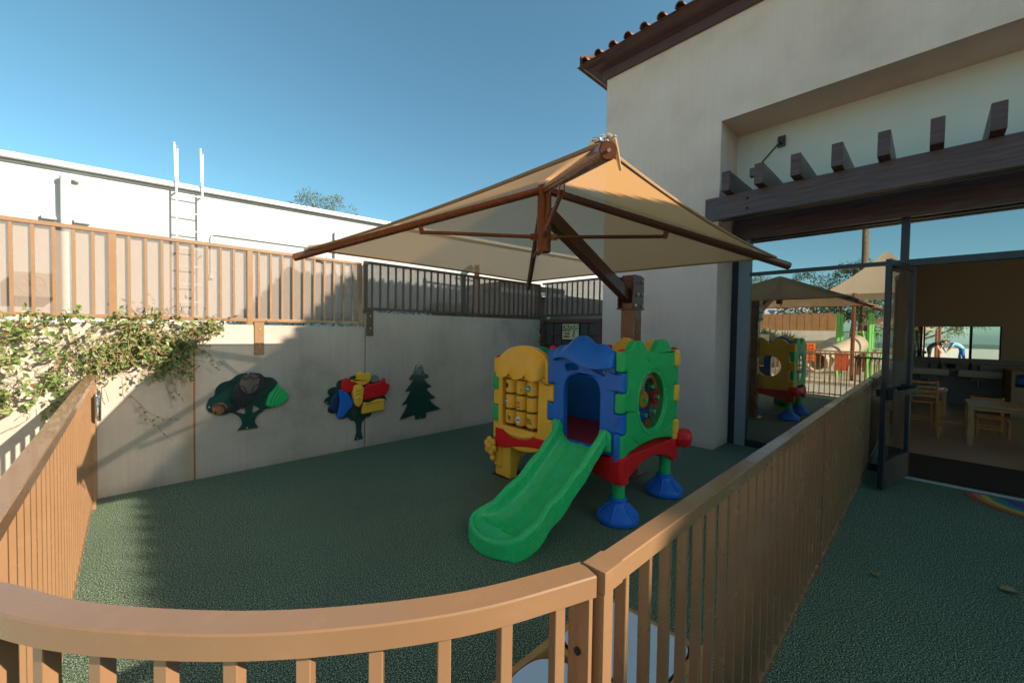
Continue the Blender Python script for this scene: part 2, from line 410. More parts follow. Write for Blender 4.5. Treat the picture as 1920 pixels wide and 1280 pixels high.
pav = mat('added_bounce_paving', (.60, .55, .40), .85, .1, 2, .2, 60)  # pale sheets added over the rubber ground to bounce sunlight onto the facade
p1 = MB().box(-60, -.5, -60, 5.2, -.05, .004).build('bounce_pavement', pav, smooth=False); struct(p1)
p2 = MB().box(-.499, 5.75, -60, -4.4, -.05, .004).build('bounce_path', pav, smooth=False); struct(p2)  # unseen sheet behind the camera, added as bounce fill
# ------------------------------------------------------------------ concrete wall along y=5.25
YW = 5.25
cw = thing('concrete_wall', 'weathered grey concrete retaining wall behind the green play surface, in stepped sections', 'wall', (2, YW, 0))
for (x0, x1, h, yy) in ((-9, .483, 1.615, YW), (.497, 2.297, 1.62, YW), (2.306, 5.78, 1.815, YW-.004)):
    MB().box(x0, x1, yy, YW+.22, -.2, h, .006).build('wall_section', M['concrete'], cw)
MB().box(.482, .498, YW+.006, YW+.1, 0, 1.6).build('joint_sealant', M['caulk_rust'], cw)
MB().box(2.296, 2.307, YW+.02, YW+.1, 0, 1.6).build('joint_gap', M['black'], cw)
soil = MB().box(-9, 14.5, YW+.22, 9.9, 0, 1.5).build('planting_bed_terrain', mat('dry_soil', (.22,.16,.11), .95, .3, 4, .6, 30), smooth=False); struct(soil)

# ------------------------------------------------------------------ upper fence with privacy mesh
def wall_fence(label, x0, x1, zb, zt, posts, m_, brackets):
    t = thing('metal_fence', label, 'fence', ((x0+x1)/2, YW+.03, zb))
    MB().bar((x0, YW+.03, zt-.018), (x1, YW+.03, zt-.018), .04, .036, .004).build('top_rail', m_, t)
    MB().bar((x0, YW+.03, zb+.018), (x1, YW+.03, zb+.018), .04, .036, .004).build('bottom_rail', m_, t)
    for px in posts: MB().box(px-.027, px+.027, YW+.003, YW+.057, zb-.05, zt-.037, .004).build('post', m_, t)
    b = MB(); n = int(round((x1-x0)/.117)); xs = []
    for i in range(1, n):
        x = x0 + (x1-x0)*i/n
        if min(abs(x-p) for p in posts) < .05: continue
        b.box(x-.010, x+.010, YW+.018, YW+.042, zb+.036, zt-.037)
    b.build('pickets', m_, t, smooth=False)
    MB().box(x0+.005, x1-.005, YW+.058, YW+.0605, zb+.02, zt-.01).build('privacy_mesh', M['screen'], t, smooth=False)
    for bx, z0, z1 in brackets:
        k = MB().box(bx-.047, bx+.047, YW-.014, YW-.0045, z0, z1, .002).box(bx-.047, bx+.047, YW-.014, YW+.03, z1-.008, z1, .001).build('bracket', m_, t)
        for zz in (z0+(z1-z0)*.3, z0+(z1-z0)*.78):
            MB().lathe([(.009, 0), (.009, .004), (.006, .007)], (bx+.005, YW-.014, zz), 10, Matrix.Rotation(pi/2, 4, 'X')).build('bolt', M['bolt'], k)
    return t
wall_fence('tan metal picket fence with privacy mesh on the lower wall section above the vine', -4.0, 2.255, 1.655, 2.475,
           [-2.0, -.1, .985, 2.235], M['paint'], [(1.07, 1.285, 1.66)])
wall_fence('tan picket fence, building shade darkened into its paint, on the taller wall section behind the canopy', 2.29, 5.80, 1.85, 2.505,
           [2.31, 3.95, 5.78], M['paint_shaded'], [(2.36, 1.50, 1.845)])
# return fence + gate along x=5.80
t = thing('metal_fence', 'short dark picket fence panel over the brown gate beside the building corner', 'fence', (5.8, 4.5, 1.87))
MB().bar((5.82, 5.22, 2.51), (5.82, 3.86, 2.51), .04, .036, .003).build('top_rail', M['paint_shaded'], t)
MB().bar((5.82, 5.22, 1.90), (5.82, 3.86, 1.90), .04, .036, .003).build('bottom_rail', M['paint_shaded'], t)
b = MB()
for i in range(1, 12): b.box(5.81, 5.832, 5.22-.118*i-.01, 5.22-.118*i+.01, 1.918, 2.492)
b.build('pickets', M['paint_shaded'], t, smooth=False)
MB().box(5.856, 5.859, 3.86, 5.2, 1.88, 2.5).build('privacy_mesh', M['screen'], t, smooth=False)
gt = thing('gate', 'dark brown metal gate with square panes between the concrete wall and the building', 'gate', (5.8, 4.5, 0))
for y0, y1 in ((5.13, 5.22), (3.86, 3.95)): MB().box(5.78, 5.83, y0, y1, .03, 1.83, .004).build('stile', M['fascia'], gt)
for z0, z1 in ((1.76, 1.83), (.9, .98), (.03, .14)): MB().box(5.783, 5.827, 3.95, 5.13, z0, z1, .004).build('rail', M['fascia'], gt)
b = MB()
for i in range(1, 6): b.box(5.79, 5.815, 3.95+i*.197-.012, 3.95+i*.197+.012, .98, 1.76)
for z in (1.17, 1.36, 1.55): b.box(5.791, 5.814, 3.95, 5.13, z-.012, z+.012)
b.build('lattice', M['fascia'], gt, smooth=False)
MB().box(5.83, 5.835, 3.9, 5.2, .05, 1.8).build('back_panel', M['shed_wall'], gt, smooth=False)
for z in (.3, 1.6): MB().cyl((5.77, 5.225, z-.05), (5.77, 5.225, z+.05), .014).build('hinge', M['black'], gt)
# caution sign
sg = thing('caution_sign', 'small yellow CAUTION watch your head sign on the brown gate', 'sign', (5.76, 4.49, 1.6))
MB().box(5.757, 5.762, 4.305, 4.67, 1.46, 1.735, .002).build('plate', M['sign_yellow'], sg)
MB().box(5.7545, 5.7565, 4.318, 4.657, 1.645, 1.722).build('black_band', M['ink'], sg, smooth=False)
link('lettering', text_mesh('CAUTION', .088, fx(5.7535) @ Matrix.Translation((-4.4875, 1.683, 0)) @ Matrix.Diagonal((.92,1,1,1)), .001, .0032), M['sign_yellow'], sg, smooth=False)
link('lettering', text_mesh('WATCH\nYOUR\nHEAD', .050, fx(5.7555) @ Matrix.Translation((-4.570, 1.562, 0)), .001, .002), M['ink'], sg, smooth=False)
b = MB(); X = 5.7555
b.sphere((X, 4.40, 1.605), .014, (.15,1,1), 12, 8); b.bar((X, 4.405, 1.59), (X, 4.42, 1.545), .003, .016); b.bar((X, 4.42, 1.545), (X, 4.385, 1.50), .003, .012)
b.bar((X, 4.42, 1.545), (X, 4.45, 1.50), .003, .012); b.bar((X, 4.41, 1.58), (X, 4.37, 1.565), .003, .01); b.bar((X, 4.36, 1.635), (X, 4.44, 1.618), .003, .01)
b.bar((X, 4.345, 1.60), (X, 4.36, 1.62), .003, .007)
b.build('pictogram', M['ink'], sg, smooth=False)

# ------------------------------------------------------------------ playground fences near the camera
def picket_positions(pts, sp, skip=0):
    res = []; acc = skip
    for a, b_ in zip(pts, pts[1:]):
        a = Vector(a); b_ = Vector(b_); L = (b_-a).length; d = (b_-a)/L
        s_ = acc
        while s_ < L: res.append((a+d*s_, d)); s_ += sp
        acc = s_-L
    return res
def rail_sweep(pts, z0, z1, w, bev=.003):
    """rectangular tube swept in plan"""
    b = MB(); P = [Vector((*p, 0)) for p in pts]; rings = []
    prof = [(-w/2+bev, z0), (w/2-bev, z0), (w/2, z0+bev), (w/2, z1-bev), (w/2-bev, z1), (-w/2+bev, z1), (-w/2, z1-bev), (-w/2, z0+bev)]
    for i, p in enumerate(P):
        d = (P[min(i+1, len(P)-1)] - P[max(i-1, 0)]).normalized(); n_ = Vector((-d.y, d.x, 0))
        rings.append([b.bm.verts.new(p + n_*o_ + Vector((0,0,z))) for o_, z in prof])
    for i in range(len(rings)-1):
        for k in range(8): b.bm.faces.new((rings[i][k], rings[i][(k+1)%8], rings[i+1][(k+1)%8], rings[i+1][k]))
    b.bm.faces.new(rings[0][::-1]); b.bm.faces.new(rings[-1]); return b
def low_fence(label, pts, ztop, sp, skip, w=.052, h=.047, pk=(.020, .022)):
    t = thing('railing', label, 'fence', (pts[0][0], pts[0][1], 0))
    rail_sweep(pts, ztop-h, ztop, w).build('top_rail', M['paint'], t, ang=20)
    rail_sweep(pts, .075, .105, .026).build('bottom_rail', M['paint'], t, ang=20)
    b = MB()
    for p, d in picket_positions([(*q, 0) for q in pts], sp, skip):
        mt = Matrix.Translation(p) @ Matrix.Rotation(math.atan2(d.y, d.x), 4, 'Z')
        b.box(-pk[0]/2, pk[0]/2, -pk[1]/2, pk[1]/2, .035, ztop-h-.0005, .0015, mt, 1)
    b.build('pickets', M['paint'], t, ang=30)
    return t
# straight fence on the right, along y=0.475
rt = low_fence('brown metal railing running from the curved railing to the glass doors on the right', [(.745, .475), (6.36, .475)], 1.103, .1105, .075, pk=(.015, .029))
MB().box(.706, .742, .449, .501, 0, 1.056, .003).build('post', M['paint'], rt)
MB().box(.704, .775, .446, .504, 1.0565, 1.1048, .003).build('post_cap', M['paint'], rt)
MB().box(3.3, 3.345, .4525, .4975, 0, 1.067, .003).build('post', M['paint'], rt)
# curved railing in the foreground
cpts = [(.700,.486), (.60,.520), (.52,.548), (.44,.583), (.36,.628), (.28,.680), (.20,.738), (.12,.806), (.05,.875), (-.02,.950), (-.08,1.023), (-.13,1.095), (-.17,1.165), (-.215,1.232), (-.262,1.285)]
def smoothpts(p, k=3):
    for _ in range(k):
        q = [p[0]]
        for a, b_ in zip(p, p[1:]): q += [(a[0]*.75+b_[0]*.25, a[1]*.75+b_[1]*.25), (a[0]*.25+b_[0]*.75, a[1]*.25+b_[1]*.75)]
        q.append(p[-1]); p = q
    return p
ct = low_fence('curved tan metal railing with wide flat top rail in the foreground', smoothpts(cpts, 2), 1.10, .117, .075, w=.060, h=.047, pk=(.024, .026))
MB().box(.678, .692, .466, .520, 0, 1.052, .003).build('post', M['paint'], ct)
MB().lathe([(.008, 0), (.008, .004), (.004, .007)], (.678, .493, .93), 10, Matrix.Rotation(-pi/2, 4, 'Y')).build('bolt', M['black'], ct)
# straight fence on the left, along x=-0.24
lt = low_fence('tan metal railing on the left, ending at the concrete wall under the vine', [(-.24, 1.36), (-.24, 5.16)], 1.155, .1105, .06, w=.06)
MB().box(-.27, -.21, 4.95, 5.01, 0, 1.107, .003).build('post', M['paint'], lt)
MB().box(-.27, -.21, 5.18, 5.235, 0, 1.15, .003).build('post', M['paint'], lt)
la = MB().tube([(-.185, 4.93+.075*sin(a), .90+.125*cos(a)) for a in [2*pi*k/24 for k in range(25)]], .012, 8).build('latch', M['chrome'], lt)
MB().box(-.2095, -.19, 4.88, 4.98, .80, 1.0, .008).build('latch_plate', M['chrome'], la)
MB().box(-.188, -.176, 4.90, 4.95, .83, .87, .004).build('keeper', M['aluminium'], la)

# ------------------------------------------------------------------ wall play panels
def outline_from(fn, n): return [fn(k/n) for k in range(n)]
def lobed(cx, cz, rx, rz, lobes, amp, n=90, ph=0):
    return [(cx+(rx*(1-amp+amp*abs(sin(lobes*a/2+ph))))*cos(a), cz+(rz*(1-amp+amp*abs(sin(lobes*a/2+ph))))*sin(a)) for a in [2*pi*k/n for k in range(n)]]
YP = YW-.012
# oak-shaped mirror panel with dark acrylic
tp = thing('wall_play_board', 'wide oak-shaped dark acrylic play panel with a green corner, leftmost on the concrete wall', 'play panel', (.96, YP, .75))
crown = rounded([(.60,.70,.05),(.585,.76,.05),(.61,.84,.05),(.66,.86,.03),(.665,.94,.06),(.72,1.0,.06),(.80,1.015,.03),(.86,1.075,.05),(.97,1.095,.06),(1.08,1.075,.05),(1.12,1.03,.02),(1.20,1.02,.06),(1.255,.96,.05),(1.25,.91,.02),(1.33,.86,.06),(1.37,.79,.06),(1.33,.72,.06),(1.24,.67,.04),(1.13,.66,.02),(1.045,.60,.04),(1.02,.53,.03),(1.06,.46,.004),(.86,.455,.004),(.905,.52,.03),(.89,.60,.04),(.81,.665,.02),(.70,.64,.04)], .02, 5)
h1 = rounded([(.845,.665),(.925,.72),(.935,.63)], .02); h2 = rounded([(1.0,.63),(1.01,.725),(1.075,.67)], .02)
link('board', plate([crown, h1, h2], .014, .003, fy(YP)), M['acrylic_green'], tp, ang=30)
link('brown_inset', plate([rounded([(.70,.66,.02),(.80,.70,.02),(.83,.86,.06),(.90,1.06,.04),(1.07,1.05,.04),(1.2,.99,.05),(1.10,.87,.04),(.98,.80,.06),(.9,.70,.04),(.8,.665,.02)], .03)], .006, .002, fy(YP-.0105)), M['acrylic_dark'], tp, ang=30)
link('copper_mirror', plate([rounded([(.87,.96),(.90,1.06),(.99,1.08),(1.07,1.04),(1.06,.93),(1.01,.86),(.93,.86)], .04)], .004, .001, fy(YP-.0160)), mat('copper_mirror_film', (.30,.22,.20), .12, .2, 3, metal=.6), tp, ang=30)
link('orange_inset', plate([rounded([(.645,.66),(.63,.76),(.72,.79),(.78,.74),(.73,.655)], .02)], .005, .0015, fy(YP-.0100)), M['p_brown'], tp, ang=30)
b = MB()
for pts in ([(.62,.75),(.68,.765),(.72,.76),(.75,.72),(.74,.67)], [(.84,1.0),(.80,.9),(.79,.8),(.83,.74)], [(.90,1.05),(.95,1.0),(.975,1.08),(1.0,1.0),(1.06,1.04)], [(.88,.95),(.93,.93),(.94,.86)], [(1.06,.95),(1.0,.93),(1.0,.86)], [(.83,.72),(.92,.83),(1.05,.86),(1.15,.95),(1.2,.97)], [(.9,.69),(1.0,.79),(1.15,.84),(1.22,.9)], [(.66,.7),(.67,.64+.02)]):
    pp = smoothpts(pts, 2); b.tube([(x, YP-.0185, z) for x, z in pp], .0055, 6)
b.build('black_tracing_groove', M['ink'], tp)
gl = plate([rounded([(1.12,.70,.03),(1.16,.84,.04),(1.22,.90,.02),(1.25,.95,.015),(1.27,.90,.015),(1.355,.83,.05),(1.365,.76,.05),(1.30,.70,.04),(1.2,.67,.04)], .03)], .05, .018, fy(YP-.018))
link('green_relief', gl, M['p_green'], tp, ang=60)
b = MB()
for k in range(3):
    b.tube([(x, YP-.043+.004*k, z) for x, z in smoothpts([(1.15+.035*k,.70), (1.18+.035*k,.80), (1.235+.03*k,.90-.03*k)], 2)], .012, 8)
b.build('green_ridge', M['p_green'], tp)
for x, z in ((.61,.745),(1.345,.79),(.96,1.085),(.95,.475)): MB().sphere((x, YP-.012, z), .008, (1,.5,1), 10, 6).build('screw', M['bolt'], tp)
# maple with coloured relief leaves
tq = thing('wall_play_board', 'lobed tree play panel with red, yellow and blue relief pieces on the wall', 'play panel', (2.2, YP-.004, .6))
YQ = YP-.006
cr = lobed(2.19, .68, .42, .30, 13, .14, 130)
trunk = rounded([(2.12,.42,.02),(2.17,.34,.02),(2.18,.22,.02),(2.15,.115,.002),(2.27,.12,.002),(2.245,.22,.02),(2.25,.34,.02),(2.32,.42,.02)], .02)
hole = circle(2.215, .462, .038, 20, .05)
hole_ = circle(2.215, .455, .036, 20, .045)
merge_me = merge(plate([[p for p in cr], circle(2.215,.43,.036,20,.04)], .014, .003, fy(YQ)), plate([trunk, hole_], .0135, .003, fy(YQ)))
link('board', merge_me, M['acrylic_green'], tq, ang=30)
def relief(name, pts, m_, th=.05, rr=.03, y=None):
    return link(name, plate([rounded(pts, rr)], th, min(.02, th*.4), fy((y or YQ)-th/2)), m_, tq, ang=60)
relief('red_piece', [(1.96,.86),(1.98,.94),(2.05,.96),(2.13,.90),(2.15,.80),(2.08,.76),(1.98,.78)], M['p_red'], .055)
relief('yellow_piece', [(2.06,.93),(2.17,.93),(2.15,1.0),(2.21,1.04),(2.27,.99),(2.33,1.03),(2.37,.96),(2.33,.87),(2.24,.84),(2.16,.88)], M['p_yellow'], .06)
relief('yellow_mask', [(2.10,.76),(2.12,.86),(2.20,.87),(2.25,.82),(2.23,.62),(2.18,.56),(2.13,.60)], M['p_yellow'], .085)
relief('red_flag', [(2.25,.79),(2.30,.85),(2.48,.87),(2.56,.93),(2.57,.85),(2.64,.83),(2.61,.74),(2.56,.68),(2.40,.66),(2.25,.64)], M['p_red'], .05)
relief('yellow_flag', [(2.23,.46),(2.25,.62),(2.33,.60),(2.45,.64),(2.58,.63),(2.54,.56),(2.57,.47),(2.40,.47)], M['p_yellow'], .055)
relief('blue_piece', [(1.93,.82),(2.02,.80),(2.10,.68),(2.13,.60),(2.06,.53),(1.98,.44),(1.91,.45),(1.93,.54),(1.95,.66)], M['p_blue'], .05)
relief('dark_blue_piece', [(1.82,.58),(1.84,.68),(1.93,.80),(1.94,.66),(1.90,.52)], mat('navy_plastic', (.01,.03,.12), .35), .03)
relief('patterned_disc', [(2.36,.87),(2.37,.97),(2.44,.98),(2.48,.92),(2.46,.87)], M['p_grey'], .03, .03)
b = MB()
for z in (.80, .75, .70, .65): b.sphere((2.17, YQ-.08, z), .03, (1.1,.6,.7), 12, 8)
b.sphere((2.15, YQ-.085, .68), .02); b.sphere((2.20, YQ-.085, .68), .02)
b.build('mask_bumps', M['p_yellow'], tq)
for x, z in ((1.80,.66),(2.6,.79),(2.19,.14),(2.56,.50)): MB().sphere((x, YQ-.012, z), .008, (1,.5,1), 10, 6).build('screw', M['bolt'], tq)
# pine
tr_ = thing('wall_play_board', 'pine tree-shaped dark green play panel, rightmost on the concrete wall', 'play panel', (3.13, YP-.006, .65))
pine = rounded([(3.115,1.085,.015),(3.17,1.06,.01),(3.20,.95,.02),(3.29,.90,.03),(3.245,.855,.02),(3.20,.865,.01),(3.245,.80,.02),(3.34,.735,.01),(3.255,.71,.02),(3.245,.70,.01),(3.32,.62,.02),(3.42,.55,.01),(3.31,.545,.02),(3.30,.53,.01),(3.38,.45,.02),(3.51,.37,.012),(3.24,.345,.01),(3.235,.265,.004),(3.055,.265,.004),(3.055,.335,.01),(2.80,.295,.012),(2.875,.40,.02),(2.93,.505,.01),(2.915,.515,.01),(2.83,.50,.012),(2.91,.58,.02),(2.975,.69,.01),(2.965,.70,.01),(2.885,.69,.012),(2.95,.77,.02),(3.03,.855,.01),(2.98,.855,.02),(2.945,.87,.03),(3.03,.96,.03),(3.06,1.06,.01)], .01)
link('board', plate([pine], .014, .003, fy(YQ)), M['acrylic_green'], tr_, ang=30)
for x, z in ((3.115,1.06),(3.31,.73),(2.91,.69),(3.47,.375),(2.84,.31),(3.14,.29),(3.38,.55)): MB().sphere((x, YQ-.009, z), .007, (1,.5,1), 10, 6).build('screw', M['bolt'], tr_)

# ------------------------------------------------------------------ canopy (cantilever shade umbrella)
cp = thing('shade_canopy', 'tan square shade canopy on red-brown steel arms, cantilevered from a square post', 'shade canopy', (4.12, 2.35, 0))
HC = Vector((2.562, 2.299, 0)); TZ = 2.19; PH = .0375
tips = []
for i, j in ((-1,-1),(1,-1),(1,1),(-1,1)):
    dx, dy = i*1.487, j*1.502
    tips.append(Vector((HC.x+dx*cos(PH)-dy*sin(PH), HC.y+dx*sin(PH)+dy*cos(PH), TZ)))
AP = Vector((HC.x, HC.y, 2.80))
tips_in = []
for tp_ in tips:
    d = (tp_-AP); L = d.length; u = d/L
    rr = [.030]*6
    pts = [AP+u*.05, AP+u*L*.3, AP+u*L*.6, AP+u*L*.85, AP+u*(L-.004), AP+u*L]
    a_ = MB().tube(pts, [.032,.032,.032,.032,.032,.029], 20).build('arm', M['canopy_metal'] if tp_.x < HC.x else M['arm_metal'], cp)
    hp = AP + u*L*.50
    k = MB(); n_ = u.cross(Vector((0,0,1))).normalized(); dn = n_.cross(u) 
    if dn.z > 0: dn = -dn
    base = hp + dn*.03
    k.bar(base + n_*.014, base + n_*.014 + dn*.06, .006, .035, .001, u); k.bar(base - n_*.014, base - n_*.014 + dn*.06, .006, .035, .001, u)
    k.cyl(base+dn*.045-n_*.022, base+dn*.045+n_*.022, .009)
    k.build('bracket', M['canopy_metal'], a_)
    st = base + dn*.045; hb = Vector((HC.x, HC.y, 2.40)); fl = Vector((u.x, u.y, 0)).normalized()
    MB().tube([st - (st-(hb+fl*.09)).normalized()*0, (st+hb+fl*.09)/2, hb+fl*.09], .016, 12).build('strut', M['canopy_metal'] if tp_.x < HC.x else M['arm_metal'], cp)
    k = MB(); k.bar(hb+fl*.05, hb+fl*.115, .008, .055, .002); k.cyl(hb+fl*.095-n_*.02, hb+fl*.095+n_*.02, .011, None, 10)
    k.build('lug', M['canopy_metal'], cp)
    # end cap bolt
    MB().cyl(tp_, tp_+u*.012, .006, None, 8).build('end_bolt', M['bolt'], a_)
MB().cyl((HC.x, HC.y, 2.27), (HC.x, HC.y, 2.83), .060, None, 28, bev=.006).build('hub', M['canopy_metal'], cp)
MB().tube([(HC.x-.03, HC.y-.03, 2.30), (HC.x-.055, HC.y-.02, 2.26), (HC.x-.08, HC.y-.005, 2.235)], .012, 8).build('crank_stub', M['canopy_metal'], cp)
MB().tube([(HC.x-.06,HC.y-.10,2.74),(HC.x-.06,HC.y-.10,2.60),(HC.x-.05,HC.y-.05,2.42)], .014, 10).build('stay_rod', M['canopy_metal'], cp)
PX, PY = 4.12, 2.35
pt = MB().box(PX-.083, PX+.083, PY-.083, PY+.083, 0, 2.24, .008).build('post', M['canopy_metal'], cp)
MB().box(PX-.16, PX+.16, PY-.16, PY+.16, 0, .016, .003).build('base_plate', M['canopy_metal'], pt)
MB().bar((HC.x+.04, HC.y+.001, 2.60), (PX-.055, PY, 1.98), .09, .125, .006).build('cantilever_beam', M['arm_metal'], cp)
b = MB()
for sy in (-1, 1): b.box(PX-.14, PX+.10, PY+sy*.090-.006, PY+sy*.090+.006, 1.87, 2.22, .002)
b.box(PX-.15, PX+.10, PY-.11, PY+.11, 1.855, 1.868, .002)
cl = b.build('clamp_plate', M['arm_metal'], cp)
for x, z in ((PX+.055, 2.17), (PX+.055, 2.02), (PX+.055, 1.90), (PX-.10, 1.90), (PX-.05, 2.02)):
    MB().cyl((x, PY-.115, z), (x, PY-.096, z), .019, None, 16, bev=.003).cyl((x, PY-.124, z), (x, PY-.11, z), .010, None, 6).build('bolt', M['bolt'], cl)
# fabric: four sagging panels
def fabric():
    b = bmesh.new(); K = 22
    lift = Vector((0,0,.040))
    A = AP + Vector((0,0,.085))
    tin = [AP + (t_-AP)*.945 + lift*1.05 for t_ in tips]
    for q in range(4):
        t0, t1 = tin[q], tin[(q+1)%4]
        vs = []
        for i in range(K+1):
            r_ = i/K; row = []
            for j in range(K+1):
                s_ = j/K
                p = A*(1-r_) + (t0*(1-s_) + t1*s_)*r_
                sag = 4*s_*(1-s_)
                mid = (t0+t1)/2; inn = (Vector((A.x, A.y, mid.z)) - mid).normalized()
                p += inn*.055*sag*r_**2.2 + Vector((0,0,-.045*sag*r_*(1-r_)*4*.5))
                p += Vector((0,0,.004*sin(17*s_+3*q)*r_*sag))
                row.append(b.verts.new(p))
            vs.append(row)
        for i in range(K):
            for j in range(K):
                if i == 0: b.faces.new((vs[0][0], vs[1][j], vs[1][j+1])) if j == 0 else b.faces.new((vs[0][j], vs[1][j], vs[1][j+1]))
                else: b.faces.new((vs[i][j], vs[i+1][j], vs[i+1][j+1], vs[i][j+1]))
    bmesh.ops.remove_doubles(b, verts=b.verts, dist=1e-5)
    return b, tin
fb, tin = fabric()
mm = MB(); mm.add(fb); mm.build('fabric', M['shade'], cp, ang=60)
hem = MB()
for q in range(4):
    t0, t1 = tin[q], tin[(q+1)%4]; mid = (t0+t1)/2; inn = (Vector((HC.x, HC.y, mid.z)) - mid).normalized()
    hem.tube([(t0*(1-s/24)+t1*s/24) + inn*.055*4*(s/24)*(1-s/24) + Vector((0,0,-.002)) for s in range(25)], .009, 8)
hem.build('hem_cable', mat('tan_hem', (.30,.17,.08), .8, .1), cp)
# gathered fabric and silver tape at the near corner
b = MB(); c0 = tips[0]; u = (tips[0]-AP).normalized()
for k in range(26):
    a = random.uniform(-1, 1); s_ = random.uniform(.0, .085)
    b.sphere(c0 - u*s_ + Vector((.020*a-.012, -.02*a, .034+random.uniform(-.006,.010))), random.uniform(.006,.012), (1.3,1,.7), 8, 6)
b.build('silver_tape', M['foil'], cp)
b = MB(); b.tube([c0-u*.06+Vector((.0,0,.045)), c0-u*.02+Vector((.004,-.002,.052)), c0+Vector((.012,-.012,.036)), c0+Vector((.05,0,.015)), tin[0]+Vector((.16,.015,-.04))], [.006,.010,.010,.008,.006], 8)
b.tube([c0-u*.3+Vector((-.006,.01,.047)), c0-u*.15+Vector((-.012,.012,.05)), c0-u*.05+Vector((-.01,.0,.05))], [.006,.012,.009], 8)
b.build('gathered_corner', M['shade_far'], cp)
b = MB(); b.cyl(c0+u*.002, c0+u*.006, .027, None, 24); b.build('end_cap', M['canopy_metal'], cp)
b = MB(); t3 = tips[3]; u3 = (t3-AP).normalized()
b.tube([t3-u3*.24+Vector((0,0,.036)), t3-u3*.14+Vector((0,0,.042)), t3-u3*.09+Vector((0,0,.034))], [.014,.024,.012], 10); b.build('corner_pocket', M['shade_far'], cp)

# ------------------------------------------------------------------ toy playhouse
toy = thing('playhouse_slide', 'red, blue, yellow and green plastic toddler play tower with a green slide', 'play structure', (3.4, 2.5, 0))
X0, X1, Y0, Y1, Y2 = 2.95, 3.92, 1.76, 2.50, 3.28
LV = [.58, .752, .924, 1.096, 1.268, 1.44]
def tabbed(uin, uout, levels, zlo, zhi):
    """side edge of a panel going up, stepping out to uout over each level range"""
    p = [(uin, zlo, .0)]
    for z0, z1 in sorted(levels):
        if z0 > zlo+.005: p += [(uin, z0+.004, .008)]
        else: p = []
        p += [(uout, max(z0, zlo)+.004, .014)]
        if z1 < zhi-.02: p += [(uout, z1-.004, .014), (uin, z1-.004, .008)]
        else: p += [(uout, zhi, .012)]; return p
    p += [(uin, zhi, .012)]; return p
def panel_outline(ul, ur, inset, out_, lv_l, lv_r, zl, zr, bottom, topline):
    """ul/ur: corner axes; returns a closed loop (bottom: left->right, right side up, top right->left, left side down)"""
    L_ = tabbed(ul+inset, ul-out_, lv_l, *zl); R_ = tabbed(ur-inset, ur+out_, lv_r, *zr)
    return rounded([(x, z, 0) for x, z in bottom] + R_ + [(x, z, 0) for x, z in topline[::-1]] + L_[::-1], 0, 4)
def tabs(b, cx, cy, levels, r=.052):
    for z0, z1 in levels:
        b.box(cx-r, cx+r, cy-r, cy+r, z0+.003, z1-.003, .024, None, 3)
def wavy_top(u0, u1, z_edge, fn, n=36): return [(u0+(u1-u0)*k/n, z_edge+fn(k/n)) for k in range(n+1)]
# --- blue doorway panel (x = X0)
u0, u1 = -Y1+.055, -Y0-.055
def hump(t): return .03*max(0, sin(pi*min(1, max(0, (t-.02)/.96))))**.6 + .115*math.exp(-abs((t-.46)/.21)**2.8) + .035*math.exp(-((t-.12)/.07)**2)*1 + .055*math.exp(-((t-.82)/.11)**2)
top = wavy_top(u0, u1, 1.42, hump)
outl = [(u0, .56)] + [(-2.345, .56)] + [(-2.345, .561)] + [(-1.935, .561)] + [(u1, .56)] + top[::-1]
ringo = panel_outline(-Y1, -Y0, .040, .040, [(LV[1],LV[2]),(LV[3],LV[5])], [(LV[1],LV[2]),(LV[3],LV[4])], (.555, 1.43), (.555, 1.43), [], top[2:-2])
door = rounded([(-2.335,.60,.01),(-1.945,.60,.01),(-1.945,1.10,.10),(-1.99,1.19,.08),(-2.14,1.225,.1),(-2.29,1.19,.08),(-2.335,1.10,.10)], .02, 6)
s1 = rounded([(-2.07,1.295,.02),(-1.98,1.31,.03),(-1.90,1.255,.03),(-1.90,1.225,.03),(-1.97,1.25,.03)], .02)
s2 = rounded([(-2.33,1.30,.02),(-2.22,1.31,.03),(-2.17,1.27,.02),(-2.27,1.235,.04),(-2.32,1.25,.03)], .02)
P1 = plate([ringo, door, s1, s2], .07, .018, fx(X0))
b = MB(); b.bm.from_mesh(P1)
b.box(X0-.06, X0-.005, -u1-.075, -u1-.02, .52, .76, .018, None, 3)
pb = b.build('door_panel', M['p_blue'], toy, ang=50)
# doorway jamb ring
def hood(prnt, material, ya, yb, ztop_fn, zbot_fn, out_fn, nu=40, nv=14, name='hood'):
    b = MB()
    def f(u, v):
        y = ya+(yb-ya)*u; zt = ztop_fn(u); zb = zbot_fn(u); z = zt+(zb-zt)*v
        o_ = out_fn(u)*sin(min(1, v*1.08)*pi/2)**.8
        edge = min(1, u/.06, (1-u)/.06)**.5
        return Vector((X0-.03-o_*edge, y, z))
    b.grid(f, nu, nv)
    # underside back to the panel
    b.grid(lambda u, v: Vector((X0-.03-out_fn(u)*min(1, u/.06, (1-u)/.06)**.5*(1-v), ya+(yb-ya)*u, zbot_fn(u)+.012*v)), nu, 4)
    return b.build(name, material, prnt, ang=60)
hood(pb, M['p_blue'], 2.44, 1.80, lambda u: 1.425+hump(u*.92+.04)-.012, lambda u: 1.352+.035*sin(u*2*pi*1.0+.2)-.05*(u**2.2)-.035*(1-u)**3, lambda u: .085+.04*sin(pi*u))
